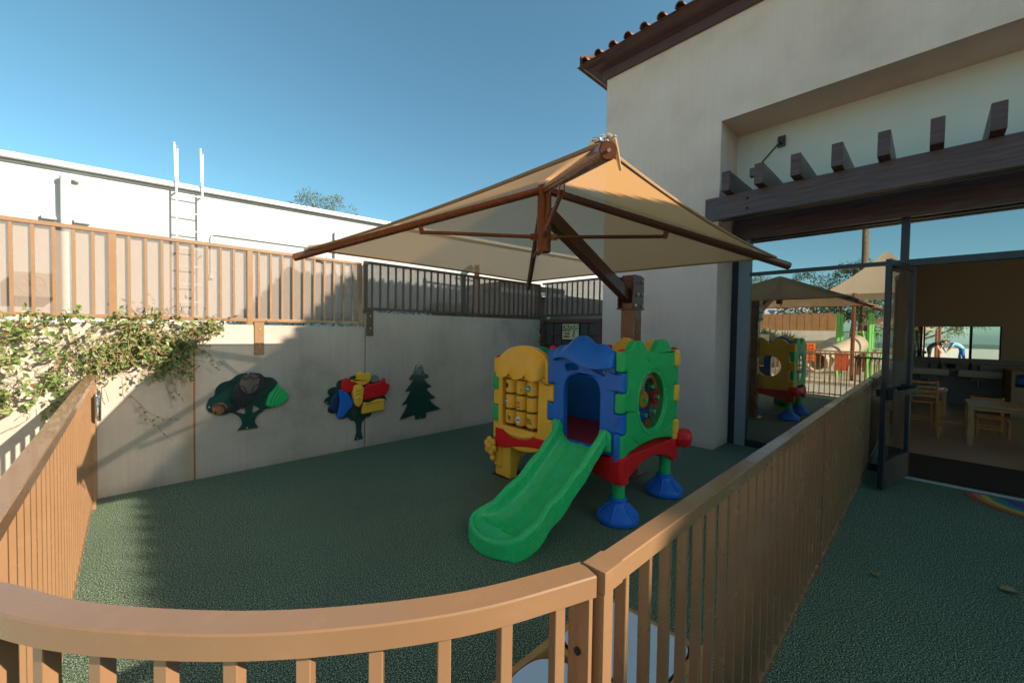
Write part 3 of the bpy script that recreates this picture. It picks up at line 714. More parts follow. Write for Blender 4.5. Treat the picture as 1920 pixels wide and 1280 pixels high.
# relief shadow trough under hood (left slot, closed)
# --- yellow tic-tac-toe panel (x = X0, left bay)
DZ = -.135
LY = [z+DZ for z in LV]
v0, v1 = -Y2+.045, -Y1-.05
dome = lambda t: .155*max(0, 1-((t-.52)/.50)**2)**.62
top = wavy_top(v0, v1, LY[5]-.01, dome)
bot = [(v1+(v0-v1)*k/24, LY[0]-.015-.075*max(0, sin(pi*k/24))**1.2*(1 if 3 < k < 21 else .4)) for k in range(25)]
win = rounded([(-3.175,.585,.02),(-2.665,.585,.02),(-2.655,1.10,.02),(-3.18,1.10,.02)], .02, 4)
P2 = plate([panel_outline(-Y2, -Y1, .035, .04, [(LY[0]-.04,LY[1]),(LY[2],LY[3]),(LY[4],LY[5])], [(LV[0]-.06,LV[1]),(LV[2],LV[3])], (LY[0]-.04, LY[5]), (LV[0]-.06, 1.30), bot[::-1], top[1:-1]), win], .07, .018, fx(X0-.003))
b = MB(); b.bm.from_mesh(P2)

py_ = b.build('window_panel', M['p_yellow'], toy, ang=50)
scal = lambda u: 1.115+.05*abs(sin(pi*(u*3+.0)))**.8*-1 + .05*(1-abs(2*u-1))*0 + .035
def out2(u): return .075+.02*abs(sin(pi*u*3))
hood(py_, M['p_yellow'], 3.235, 2.56, lambda u: LY[5]-.01+dome(u*.9+.05)-.02, lambda u: 1.16-.055*abs(sin(pi*u*3))**.7, out2, 48, 12)
b = MB(); b.grid(lambda u, v: Vector((X0-.03-.05*sin(pi*v)*sin(pi*u)**.5, 3.17-.5*u, .572-.105*sin(pi*u)**.6*v)), 30, 8); b.build('sill_lip', M['p_yellow'], py_, ang=70)
# 3x3 spinners
cyl_objs = []
for r_ in range(3):
    for c_ in range(3):
        yy = 3.07-.155*c_; z0 = .615+.163*r_
        cy = MB().cyl((X0+.01, yy, z0+.006), (X0+.01, yy, z0+.148), .066, None, 28, bev=.012).build('spinner', M['p_yellow'], toy, ang=50)
        k = X0-.0565; fxm = fx(k)
        nm = (r_, c_)
        def dec(me, m_): link('printed_mark', me, m_, cy, smooth=False)
        Z = z0+.08
        if nm == (2,0): dec(plate([[( -yy-.03, Z-.02),(-yy+.005,Z-.02),(-yy+.005,Z+.025),(-yy-.03,Z+.025)]], .003, .0, fxm), M['ink'])
        if nm == (2,1): dec(plate([[( -yy+.01, Z-.04),(-yy+.045,Z-.04),(-yy+.03,Z-.005)]], .003, .0, fx(k+.008)), M['ink_pink'])
        if nm == (2,2): dec(plate([circle(-yy-.015, Z, .036, 24)], .003, 0, fxm), M['ink_green']); dec(plate([[(-yy-.035,Z-.008),(-yy+.002,Z-.008),(-yy+.008,Z),(-yy-.035,Z+.006)]], .004, 0, fx(k-.002)), M['ink_white'])
        if nm == (1,0): dec(plate([[( -yy-.045, Z-.03),(-yy+.012,Z-.03),(-yy+.012,Z+.03),(-yy-.045,Z+.03)]], .003, 0, fx(k+.004)), M['ink_blue']); dec(plate([[( -yy-.03, Z-.006),(-yy,Z-.006),(-yy+.006,Z+.002),(-yy-.03,Z+.006)]], .004, 0, fx(k)), M['ink_white'])
        if nm == (1,1):
            for a, c in ((0,0),(1,0),(.5,.9),(0,1.8),(1,1.8),(.5,-.9),(-.5,.9),(1.5,.9)):
                q = [(-yy+(a-.5)*.022+.008*cos(t_), Z+.002+(c-.9)*.011+.008*sin(t_)) for t_ in [k_*pi/2 for k_ in range(4)]]
                dec(plate([q], .003, 0, fxm), M['ink_pink'])
            dec(plate([[( -yy-.02, Z-.045),(-yy+.022,Z-.045),(-yy+.022,Z-.037),(-yy-.02,Z-.037)]], .003, 0, fxm), M['ink'])
        if nm == (0,0):
            st = [(-yy+.015+(.034 if q%2 == 0 else .015)*sin(q*pi/5), Z-.01+(.034 if q%2 == 0 else .015)*cos(q*pi/5)) for q in range(10)]
            dec(plate([st], .003, 0, fx(k+.003)), M['ink_navy']); dec(plate([circle(-yy+.015, Z-.01, .008, 10)], .004, 0, fx(k)), M['ink_pink'])
        if nm == (0,1): dec(plate([circle(-yy+.005, Z-.012, .036, 24)], .003, 0, fxm), M['ink_white']); dec(plate([[(-yy-.02,Z-.017),(-yy+.03,Z-.017),(-yy+.03,Z-.007),(-yy-.02,Z-.007)]], .004, 0, fx(k-.002)), M['ink'])
        if nm == (0,2):
            for a in range(3):
                for c in range(3): dec(plate([circle(-yy-.02+a*.02+c*.006, Z+.02-c*.02, .007, 10)], .003, 0, fxm), M['ink'])
b = MB()
for c_ in range(3): b.cyl((X0+.01, 3.07-.155*c_, .56), (X0+.01, 3.07-.155*c_, 1.13), .018, None, 10)
b.build('spinner_rod', M['p_brown'], toy)
# --- green gear panel (y = Y0)
g0, g1 = X0+.055, X1-.055
def two(t): return .105*math.exp(-((t-.20)/.15)**4) + .115*math.exp(-((t-.735)/.16)**4) + .0
top = wavy_top(g0, g1, 1.425, two, 60)
ccx, ccz, cr_ = 3.43, .985, .235
bot = [(g1+(g0-g1)*k/20, .565+.06*max(0,sin(pi*k/20))**.7) for k in range(21)]
P3 = plate([panel_outline(X0, X1, .045, .040, [(LV[0]-.04,LV[1]),(LV[2],LV[3]),(LV[4],LV[5])], [(LV[1],LV[2]),(LV[3],LV[4])], (LV[0]-.04, LV[5]), (LV[0]-.015, LV[5]), bot[::-1], top[3:-3]), circle(ccx, ccz, cr_, 48, cr_*1.08)], .072, .016, fy(Y0-.002))
b = MB(); b.bm.from_mesh(P3)
tabs(b, X0, Y0, [(LV[0]-.04,LV[1]), (LV[2],LV[3]), (LV[4]+.001,LV[5])], .041)
pg = b.build('gear_panel', M['p_green'], toy, ang=50)
b = MB(); rr = cr_+.045
b.tube([(ccx+rr*cos(a)*.98, Y0-.036, ccz+rr*1.07*sin(a)) for a in [2*pi*k/60 for k in range(61)]], .010, 10)
b.build('raised_ring', M['p_green'], pg)
b = MB()
b.tube([(x, Y0-.036, z) for x, z in smoothpts([(3.30,1.40),(3.35,1.345),(3.43,1.335),(3.51,1.36),(3.55,1.41)], 3)], .009, 10)
b.tube([(x, Y0-.036, z) for x, z in smoothpts([(3.35,1.285),(3.47,1.285),(3.56,1.33)], 3)], .006, 10)
b.tube([(3.10, Y0-.036, .70), (3.22, Y0-.036, .635)], .012, 10); b.tube([(3.66, Y0-.036, .665), (3.83, Y0-.036, .70)], .011, 10); b.tube([(3.12,Y0-.034,1.20),(3.17,Y0-.034,.98),(3.12,Y0-.034,.82)], .006, 8)
b.build('embossing', M['p_green'], pg)
MB().add(bmesh.new())
link('clear_window', plate([circle(ccx, ccz, cr_+.02, 40, cr_*1.08+.02)], .004, 0, fy(Y0-.028)), M['window_clear'], pg, smooth=False)
link('brown_back_disc', plate([circle(ccx-.04, ccz-.05, .13, 32)], .01, .002, fy(Y0+.012)), M['p_brown'], pg)
def gear(cx, cz, r, m_, n=14):
    pts = []
    for k in range(n*4):
        a = 2*pi*k/(n*4); rad = r if k % 4 in (0,1) else r*.82
        pts.append((cx+rad*cos(a), cz+rad*sin(a)))
    ge = link('gear', plate([pts], .022, .002, fy(Y0-.012)), m_, pg, smooth=False)
    MB().cyl((cx, Y0-.023, cz), (cx, Y0-.05, cz), .012, .016, 12).build('knob', M['p_green'], ge)
gear(3.415, 1.115, .078, M['p_dgreen']); gear(3.30, 1.005, .082, M['p_yellow']); gear(3.525, 1.01, .075, M['p_red']); gear(3.305, .87, .074, M['p_blue']); gear(3.46, .885, .072, M['p_grey'])
for a in range(8): MB().sphere((ccx+(cr_+.022)*cos(a*pi/4+.3), Y0-.040, ccz+(cr_*1.08+.022)*sin(a*pi/4+.3)), .007, (1,.6,1), 10, 6).build('screw', M['bolt'], pg)
# --- rear yellow panel with round hole (x = X1)
top = wavy_top(-Y1+.05, -Y0-.05, 1.42, lambda t: .125*abs(sin(pi*(t*2)))**.8*(1 if t < .5 else .9))
P4 = plate([[(-Y1+.05,.56),(-Y0-.05,.56)] + top[::-1], circle(-2.13, 1.0, .2, 40)], .07, .018, fx(X1))
b = MB(); b.bm.from_mesh(P4); tabs(b, X1, Y0, [(LV[0]-.04,LV[1]),(LV[2],LV[3]),(LV[4],LV[5])], .055); tabs(b, X1, Y1, [(LV[1],LV[2]),(LV[3],LV[4])])
plab(b.build('round_hole_panel', M['p_yellow'], toy, ang=50), 'yellow rear panel with a round hole')
# --- rear blue panel (x = X1, left bay), left green panel (y = Y2)
P5 = plate([[(-Y2+.05,.42),(-Y1-.05,.42)] + wavy_top(-Y2+.05, -Y1-.05, 1.29, lambda t: .12*sin(pi*t))[::-1]], .06, .015, fx(X1))
b = MB(); b.bm.from_mesh(P5); tabs(b, X1, Y1, [(LV[0],LV[1]),(LV[2],LV[3])]); tabs(b, X1, Y2, [(LY[1],LY[2]),(LY[3],LY[4])]); b.build('rear_panel', M['p_blue'], toy, ang=50)
P6 = plate([[(X0+.05,.42),(X1-.05,.42)] + wavy_top(X0+.05, X1-.05, 1.29, lambda t: .12*abs(sin(2*pi*t)))[::-1]], .06, .015, fy(Y2))
b = MB(); b.bm.from_mesh(P6); tabs(b, X0, Y2, [(LY[1],LY[2]),(LY[3],LY[4])], .05); tabs(b, X1, Y2, [(LY[0],LY[1]),(LY[2],LY[3]),(LY[4],LY[5])]); b.build('side_panel', M['p_green'], toy, ang=50)
b = MB(); b.sphere((3.3,Y0+.02+.25,.0),.001) ; b.bm.free()
# corner caps
for cx, cy, z in ((X0,Y0,1.44),(X0,Y1,1.44),(X1,Y0,1.44),(X1,Y1,1.44),(X0,Y2,LY[5]),(X1,Y2,LY[5])):
    MB().sphere((cx, cy, z-.004), .036, (1,1,.75)).build('corner_cap', M['p_red'], toy)
# deck and skirts
MB().box(X0+.02, X1-.02, Y0+.02, Y2-.02, .545, .575, .006).build('deck', M['p_dred'], toy)
def skirt(mtx, a, b_, zt, zc, zm, th=.11):
    n = 28; low = [(b_+(a-b_)*k/n, zc+(zm-zc)*max(0, sin(pi*min(1,max(0,(k/n-.10)/.80))))**.8) for k in range(n+1)]
    return plate([[(a, zt), (b_, zt)] + low if a < b_ else [(a, zt), (b_, zt)] + low], th, .018, mtx)
b = MB()
b.bm.from_mesh(skirt(fy(Y0+.01), X0-.05, X1+.05, .565, .35, .475)); b.bm.from_mesh(skirt(fx(X0+.01), -Y2-.0, -Y0+.055, .545, .34, .44))
b.bm.from_mesh(skirt(fx(X1-.01), -Y2, -Y0+.05, .56, .35, .46)); b.bm.from_mesh(skirt(fy(Y2-.01), X0, X1, .5, .3, .42))
b.box(X0-.058, X0+.08, Y0-.056, Y0+.083, .345, .568, .03, None, 3)
b.build('deck_skirt', M['p_red'], toy, ang=50)
foot_prof = [(.165,0),(.178,.012),(.180,.04),(.168,.068),(.140,.095),(.108,.120),(.082,.148),(.071,.17),(.076,.178),(.076,.195),(.068,.202),(.055,.202)]
for lx, ly in ((X0+.06, Y0+.04), (X1-.05, Y0+.04), (X1-.05, Y2-.06)):
    lg = MB().cyl((lx, ly, .15), (lx, ly, .42), .055, None, 28).build('leg', M['p_green'], toy)
    ft = MB().lathe(foot_prof, (lx, ly, 0), 36).build('foot', M['p_blue'], lg, ang=60)
    b = MB()
    for k in range(6):
        a = k*pi/3+.25
        b.tube([(lx+r_*cos(a), ly+r_*sin(a), z+.004) for r_, z in ((.178,.03),(.166,.068),(.138,.095),(.106,.12),(.080,.148))], .008, 8)
    b.build('rib', M['p_blue'], ft)
# yellow block leg on the left corner
yl = MB(); yl.bm.from_mesh(plate([rounded([(X0+.07,.0,.02),(X0+.24,.0,.02),(X0+.30,.16,.05),(X0+.5,.22,.05),(X0+.6,.42,.02),(X0-.02,.42,.02),(X0-.02,.12,.02)], .02)], .12, .02, fy(Y2-.02)))
yl.box(X0+.0, X0+.12, Y2-.2, Y2+.04, .0, .42, .02, None, 3)
yl.build('leg', M['p_yellow'], toy, ang=50)
MB().box(X0-.02, X0+.2, Y2-.18, Y2+.06, 0, .012, .003).build('foot_pad', M['black'], toy)
# yellow flower wheel on the left corner
fl = MB(); fc = Vector((X0-.06, Y2+.045, .33)); 
for k in range(6):
    a = k*pi/3+.3; fl.sphere(fc+Vector((-.01, .058*cos(a), .066*sin(a))), .040, (.62,1,1), 18, 12)
fl.sphere(fc+Vector((-.03,0,0)), .036, (.7,1,1), 18, 12); fl.cyl(fc, fc+Vector((.06,-.03,0)), .03)
fl.sphere(fc+Vector((0,-.03,-.13)), .035, (.8,1,1), 16, 10)
fl.build('flower_knob', M['p_yellow'], toy, ang=80)
# red ball on the right rear corner
rb = MB(); rc = Vector((X1+.10, Y0-.06, .555))
rb.lathe([(.03,-.085),(.07,-.08),(.092,-.055),(.096,-.012),(.099,-.008),(.099,.004),(.095,.008),(.092,.05),(.07,.08),(.03,.088)], rc, 32)
rb.cyl(rc, Vector((X1+.03, Y0+.01, .555)), .014); rb.build('drum_ball', M['p_red'], toy, ang=50)
# slide
def lin(t, tab):
    for (a, va), (b_, vb) in zip(tab, tab[1:]):
        if t <= b_: 
            k = (t-a)/(b_-a); k = k*k*(3-2*k) if False else k
            return va+(vb-va)*k
    return tab[-1][1]
lipT = [(0,.775),(.04,.765),(.10,.70),(.17,.655),(.24,.60),(.31,.54),(.38,.505),(.45,.465),(.52,.405),(.59,.360),(.66,.335),(.72,.305),(.78,.255),(.84,.215),(.90,.20),(.95,.185),(1,.165)]
bedT = [(0,.60),(.06,.585),(.2,.47),(.5,.245),(.72,.125),(.84,.085),(.93,.085),(1,.12)]
wT = [(0,.225),(.1,.205),(.7,.195),(.86,.215),(1,.225)]
SX0, SX1, SYc = 2.905, 1.99, 2.12
def slide_pt(u, v):
    # v in 0..1 across; profile: outer bottom -> lip -> bed -> lip -> outer bottom
    x = SX0+(SX1-SX0)*u; lip = lin(u, lipT); bed = lin(u, bedT); w = lin(u, wT)
    c = abs(2*v-1); sgn = -1 if v < .5 else 1
    # plan rounding at the exit: move sides inwards and fold lips together
    if c > .84:      # outer skirt
        k = (c-.84)/.16; off = w+.055+.004*k; z = lip-.012-(.105+.07*min(1,u*1.5))*k; z = max(z, .004)
    elif c > .70:    # rounded lip
        k = (c-.70)/.14; ang = pi*(1-k); off = w+.027+.028*-cos(ang)*-1*-1; off = w+.027-.028*cos(pi*k); z = lip-.012+.022*sin(pi*k)
    else:
        k = c/.70; zz = (max(0, (k-.45)/.55))**1.8; off = w*min(1, k*1.12 if k < .8 else .896+.104*(k-.8)/.2); z = bed+(lip-.012-bed)*zz + .008*math.exp(-(k/.12)**2)
    y = SYc + .075*u*u + sgn*off
    return Vector((x, y, z))
b = MB()
NU, NVs = 70, 56
rows = []
for i in range(NU+1):
    rows.append([slide_pt(i/NU, j/NVs) for j in range(NVs+1)])
# exit: sweep the half profile round a semicircle-like plan to close the bowl
END = []
M_ = 18
for i in range(1, M_+1):
    a = (pi/2)*i/M_; row = []
    for j in range(NVs+1):
        p = rows[NU][j].copy(); off = p.y-SYc-.075
        q = Vector((SX1 - abs(off)*sin(a)*.62, SYc + .075 + off*cos(a), p.z - .055*sin(a)*(abs(off)/.3)))
        q.z = max(q.z, .004 if abs(off) > .27 else .03)
        row.append(q)
    END.append(row)
allr = rows+END
vs = [[b.bm.verts.new(p) for p in r_] for r_ in allr]
for i in range(len(vs)-1):
    for j in range(NVs): b.bm.faces.new((vs[i][j], vs[i+1][j], vs[i+1][j+1], vs[i][j+1]))
bmesh.ops.remove_doubles(b.bm, verts=b.bm.verts, dist=.0008)
sl = b.build('slide', M['p_slide'], toy, ang=80, solid=0)
md = sl.modifiers.new('s', 'SOLIDIFY'); md.thickness = .008; md.offset = -1
md = sl.modifiers.new('sub', 'SUBSURF'); md.levels = 1; md.render_levels = 1
b = MB()   # closed underside so the slide reads as a hollow moulded body
def under(u, v):
    uu = u*1.0; p0 = slide_pt(uu, 0); p1 = slide_pt(uu, 1); bz = max(.004, lin(uu, bedT)-.05)
    y = p0.y+(p1.y-p0.y)*v; e = abs(2*v-1)**4
    return Vector((p0.x, y*.985+(p0.y+p1.y)/2*.015, max(.004, bz*(1-e)+min(p0.z, p0.z)*e)))
b.grid(under, 50, 16); b.build('slide_underside', M['p_slide'], sl, ang=60)
b = MB()
for k in range(6):   # moulded grooves low on the flank
    b.tube([(SX0+(SX1-SX0)*u_, SYc+.075*u_*u_-lin(u_, wT)-.058, max(.02, lin(u_, lipT)-.05-.02*k-.0*u_)) for u_ in [.70+.27*j/10 for j in range(11)]], .0035, 6)
b.build('flank_ridge', M['p_slide'], sl)
for ys, sg_ in ((2.385, 1), (1.865, -1)):
    me = plate([rounded([(-ys-.06,.60,.01),(-ys+.06,.60,.01),(-ys+.06,.765,.05),(-ys-.06,.785,.05)], .02, 6)], .03, .008, fx(2.893))
    fg = link('flange', me, M['p_slide'], sl, ang=50)
    MB().sphere((2.877, ys-sg_*.0-.01, .745), .008, (.6,1,1), 10, 6).build('screw', M['bolt'], fg)

# ------------------------------------------------------------------ building
bd = thing('building', 'taupe stucco school building with a recessed glass front and clay tile roof', 'building', (6, 0, 0))
YB0, YB1 = -12.0, 3.85
XF, XG, XB = 5.80, 6.45, 15.0
EZ = 5.86
link('front_wall', plate([[(-YB1,-.1),(-2.03,-.1),(-2.03,4.47),(-YB0-.7,4.47),(-YB0-.7,-.1),(-YB0,-.1),(-YB0,EZ),(-YB1,EZ)]], XG+.15-XF, .008, fx((XF+XG+.15)/2)), M['stucco'], bd, ang=30)
MB().box(XG+.151, XB, YB1-.25, YB1-.001, -.1, EZ).box(XB-.25, XB, YB0, YB1-.251, -.1, EZ).build('side_wall', M['stucco'], bd)
MB().box(XG+.0, XG+.15, YB0+.7, 2.029, 3.06, 4.469).build('recess_wall', M['cream'], bd)
MB().box(XF-.004, XF+.02, YB0+.7, 2.03, 4.462, 4.484).build('drip_edge', M['stucco'], bd)
# fascia gutter
def gutter(pts):
    prof = [(0,0),(.10,.0),(.12,.05),(.22,.06),(.24,.10),(.32,.115),(.345,.15),(.345,.20),(.0,.20)]
    b = MB()
    return prof
fas = MB()
for prof in ([(.0,-.06),(.055,-.06),(.055,.07),(.12,.089),(.0,.089)], [(.10,.09),(.24,.10),(.30,.14),(.31,.165),(.33,.17),(.33,.185),(.0,.185),(.0,.09)]):
    n = len(prof); rings = []
    for (cx, cy, sx, sy) in ((XF, YB0, -1, 0), (XF, YB1, -1, 1), (XB, YB1, 0, 1)):
        rings.append([fas.bm.verts.new((cx+sx*o_, cy+sy*o_, EZ-.01+z)) for o_, z in prof])
    for i in range(2):
        for k in range(n): fas.bm.faces.new((rings[i][k], rings[i][(k+1)%n], rings[i+1][(k+1)%n], rings[i+1][k]))
    fas.bm.faces.new(rings[0][::-1]); fas.bm.faces.new(rings[2])
fas.build('gutter', M['fascia'], bd, ang=30)
# hip roof with barrel tiles
SL = math.tan(R(17)); ex, ey = XF-.36, YB1+.36; ez = EZ+.13
rf = MB()
def quad(b, *p): b.bm.faces.new([b.bm.verts.new(q) for q in p])
cx = ex+4.2
quad(rf, (ex, YB0, ez), (ex, ey, ez), (cx, ey-4.2, ez+4.2*SL), (cx, YB0, ez+4.2*SL))
quad(rf, (ex, ey, ez), (XB, ey, ez), (XB, ey-4.2, ez+4.2*SL), (cx, ey-4.2, ez+4.2*SL))
def barrel(b, p0, d, L, side, r=.066, n=8):
    k = 0; st = .38
    while k*st < L:
        a0 = k*st; a1 = min(L, a0+st+.02)
        r0 = r; r1 = r*.86
        ra = []
        for (a, rr, dz) in ((a0, r0, .018), (a1, r1, .0)):
            c = p0 + d*a + Vector((0,0,dz)); up = d.cross(side).normalized(); up = up if up.z > 0 else -up
            ra.append([b.bm.verts.new(c + side*rr*cos(pi*q/n) + up*rr*sin(pi*q/n)) for q in range(n+1)])
            if a == a0: ra.append([b.bm.verts.new(c + side*(rr-.014)*cos(pi*q/n) + up*(rr-.014)*sin(pi*q/n)) for q in range(n+1)])
        o0, i0, o1 = ra[0], ra[1], ra[2]
        for q in range(n):
            b.bm.faces.new((o0[q], o1[q], o1[q+1], o0[q+1])); b.bm.faces.new((i0[q], o0[q], o0[q+1], i0[q+1]))
        k += 1
    return b
tl = MB(); d1 = Vector((1,0,SL)).normalized(); d2 = Vector((0,-1,SL)).normalized()
y = ey-.16
while y > YB0:
    L = min(4.2, max(.25, ey-y))/d1.x*1.0
    barrel(tl, Vector((ex-.02, y, ez+.01)), d1, min(L, 1.6), Vector((0,1,0))); y -= .262
x = ex+.16
while x < XB-.1:
    L = min(4.2, max(.25, x-ex)); barrel(tl, Vector((x, ey+.02, ez+.01)), d2, min(L, 1.6), Vector((1,0,0))); x += .262
hd = Vector((1,-1,SL)).normalized(); barrel(tl, Vector((ex+.05, ey-.05, ez+.06)), hd, 4.5, Vector((1,1,0)).normalized(), .10)
rfo = rf.build('roof', M['terracotta'], bd, smooth=False); tl.build('barrel_tiles', M['terracotta'], rfo, ang=40)
# glazing
XW = 6.43
def frame_bars(lst, par, name='window_frame'):
    b = MB()
    for a in lst: b.box(*a, .003)
    return b.build(name, M['frame'], par)
y_l = 1.995
fr = frame_bars([(XW-.05, XW+.05, y_l-.20, y_l+.03, 0, 3.05), (XW-.05, XW+.05, .19, .262, .0, 2.98), (XW-.055, XW+.055, YB0+.7, y_l-.201, 2.975, 3.055),
  (XW-.045, XW+.045, .263, y_l-.201, 2.43, 2.475), (XW-.045, XW+.045, -1.0, .189, 2.40, 2.475), (XW-.045, XW+.045, .263, y_l-.201, 0, .09),
  (XW-.05, XW+.05, -1.07, -1.001, 0, 2.974), (XW-.05, XW+.05, -2.9, -2.84, 0, 2.974), (XW-.05, XW+.05, -4.7, -4.64, 0, 2.974), (XW-.05, XW+.05, -7, -6.94, 0, 2.974), (XW-.05, XW+.05, -9, -8.94, 0, 2.974),
  (XW-.045, XW+.045, -11, -1.071, 0, .09)], bd)
MB().box(XW-.065, XW-.051, y_l-.201, y_l-.06, .0, 2.98, .002).build('edge_trim', M['interior_grey'], fr)
def pane(y0, y1, z0, z1, m_='glass'):
    me = plate([[(-y1, z0), (-y0, z0), (-y0, z1), (-y1, z1)]], .006, 0, fx(XW)); return link('glass_pane', me, M[m_], bd, smooth=False)
pane(.263, y_l-.201, .09, 2.43); pane(.263, y_l-.201, 2.475, 2.975); pane(-1.0, .189, 2.475, 2.975)
for a, c in ((-2.84, -1.071), (-4.64, -2.901), (-6.94, -4.701), (-8.94, -7.001), (-11, -9.001)): pane(a, c, .09, 2.974, 'glass_clear')
# open door leaf
import mathutils
HG = Vector((6.40, .142, 0)); FE = Vector((5.60, .314, 0)); dd = (FE-HG); DL = dd.length; ang = math.atan2(dd.y, dd.x)
dm = Matrix.Translation(HG) @ Matrix.Rotation(ang, 4, 'Z')
b = MB()
for a in ((0,.055,-.022,.022,.02,2.39),(DL-.055,DL,-.022,.022,.02,2.39),(.055,DL-.055,-.021,.021,2.33,2.389)): b.box(*a, .003, dm)
dr = b.build('door', M['frame'], bd)
MB().box(.055, DL-.055, -.021, .021, .021, .30, .003, dm).build('kick_rail', M['black'], dr)
MB().box(.055, DL-.055, -.003, .003, .30, 2.33, 0, dm).build('door_glass', M['glass_clear'], dr, smooth=False)
b = MB(); b.box(.03, DL-.05, .05, .085, .98, 1.04, .012, dm); b.box(DL-.12, DL-.01, .022, .08, .95, 1.07, .01, dm); b.box(.0, .07, .022, .07, .96, 1.06, .01, dm); b.box(DL-.10, DL-.03, -.07, -.022, .97, 1.05, .01, dm)
b.build('push_bar', M['black'], dr)
b = MB(); b.box(.3, .62, -.06, -.022, 2.30, 2.36, .006, dm); b.build('door_closer', M['frame'], dr)
MB().box(XW-.10, XW-.051, -1.0, .188, .001, .022, .004).build('threshold_strip', M['aluminium'], bd)
MB().box(XW-.05, XW+.05, -1.0, .188, .001, .014, .002).build('threshold', M['black'], bd)
# interior shell
MB().box(XW-.03, XB-.3, YB0+.5, YB1-.3, -.05, .008).build('interior_floor', M['interior_floor'], bd, smooth=False)
MB().box(XG+.151, XB-.25, YB0+.7, YB1-.251, 3.45, 3.55).build('ceiling', M['ceiling'], bd, smooth=False)
MB().box(14.30, 14.74, -12, 3.5, .92, 3.449).build('interior_back_wall', M['interior_wall'], bd, smooth=False)
MB().box(14.302, 14.74, -12, 3.5, .0, .919).build('wainscot', M['interior_grey'], bd, smooth=False)
MB().box(XG+.152, 14.3, 2.3, 2.4, 0, 3.449).build('partition_wall', M['interior_wall'], bd, smooth=False)
mt_ = MB().box(XW+.06, 7.72, -1.1, .3, .0085, .02, .004).build('entrance_mat', M['black']); tag(mt_, 'black entrance mat inside the open glass door', 'mat')

# mirror & sinks
mi = thing('mirror', 'wide wall mirror above the two classroom sinks', 'mirror', (14.28, -.42, 1.1))
MB().box(14.285, 14.299, -1.10, .45, 1.11, 1.86, .002).build('mirror_glass', M['mirror'], mi, smooth=False)
MB().box(14.27, 14.298, -1.125, -1.101, 1.10, 1.865).build('edge_trim', M['black'], mi)
bs = MB().box(14.27, 14.301, -2.2, 1.2, .98, 1.09, .003).build('backsplash', M['granite']); tag(bs, 'mottled dark stone backsplash strip under the wall mirror', 'backsplash')
def sink(y0, y1, label):
    t = thing('sink', label, 'sink', (14.1, (y0+y1)/2, .7), 'classroom wall sinks')
    MB().box(13.85, 14.28, y0, y1, .70, .73, .01).box(13.85, 13.88, y0, y1, .73, .84, .008).box(14.2, 14.28, y0, y1, .73, .84, .008).box(13.88, 14.2, y0, y0+.03, .73, .84).box(13.88, 14.2, y1-.03, y1, .73, .84).build('basin', M['ceramic'], t)
    ym = (y0+y1)/2
    b = MB(); b.cyl((14.2, ym, .84), (14.2, ym, .95), .016); b.tube([(14.2, ym, .94), (14.15, ym, .965), (14.08, ym, .95)], .012, 8); b.build('faucet', M['black'], t)
    MB().tube([(14.1, ym, .70), (14.1, ym, .52), (14.12, ym, .46), (14.16, ym, .46), (14.18, ym, .52), (14.28, ym, .55)], .022, 10).build('drain_pipe', M['chrome'], t)
    MB().box(14.0, 14.25, ym-.14, ym+.14, .60, .70, .01).build('bracket', M['interior_grey'], t)
sink(-.33, .30, 'grey trough sink on the left under the wall mirror')
sink(-1.13, -.48, 'grey trough sink on the right under the wall mirror')
def bottle(y, label):
    o = MB().lathe([(.03,0),(.034,.01),(.034,.09),(.02,.12),(.01,.13),(.01,.16),(.018,.165),(.018,.18),(.004,.185)], (14.23, y, .842), 16).build('soap_bottle', M['black']); tag(o, label, 'soap bottle', 'soap bottles on the sinks')
bottle(-.19, 'dark soap bottle on the left classroom sink'); bottle(-.68, 'dark soap bottle on the right classroom sink')
tw = MB().box(14.27, 14.30, -.45, -.30, .86, .97, .004).build('towel_dispenser', M['black']); tag(tw, 'flat dark dispenser on the wall between the two sinks', 'dispenser')
cabinet = thing('low_cabinet', 'low tan cabinet with dark open shelf at the far right of the classroom', 'cabinet', (13, -1.6, 0))
MB().box(12.9, 14.29, -2.6, -1.17, 0, .62, .01).box(12.9, 14.29, -2.6, -1.17, .88, .93, .005).box(12.9, 14.29, -1.22, -1.171, .621, .879).build('carcass', M['interior_wall'], cabinet)
MB().box(12.95, 14.28, -2.55, -1.23, .621, .63).build('shelf', M['black'], cabinet)
bl_ = MB().sphere((13.05, -1.33, .75), .11).build('ball', M['ink_blue']); tag(bl_, 'blue ball on the open shelf of the low classroom cabinet', 'ball')
pl = MB().cyl((14.29, -.28, .33), (14.25, -.28, .33), .06).cyl((14.26, -.28, .33), (14.24, -.28, .33), .035).build('wall_valve', M['chrome']); tag(pl, 'small round chrome valve low on the wall between the sinks', 'valve')

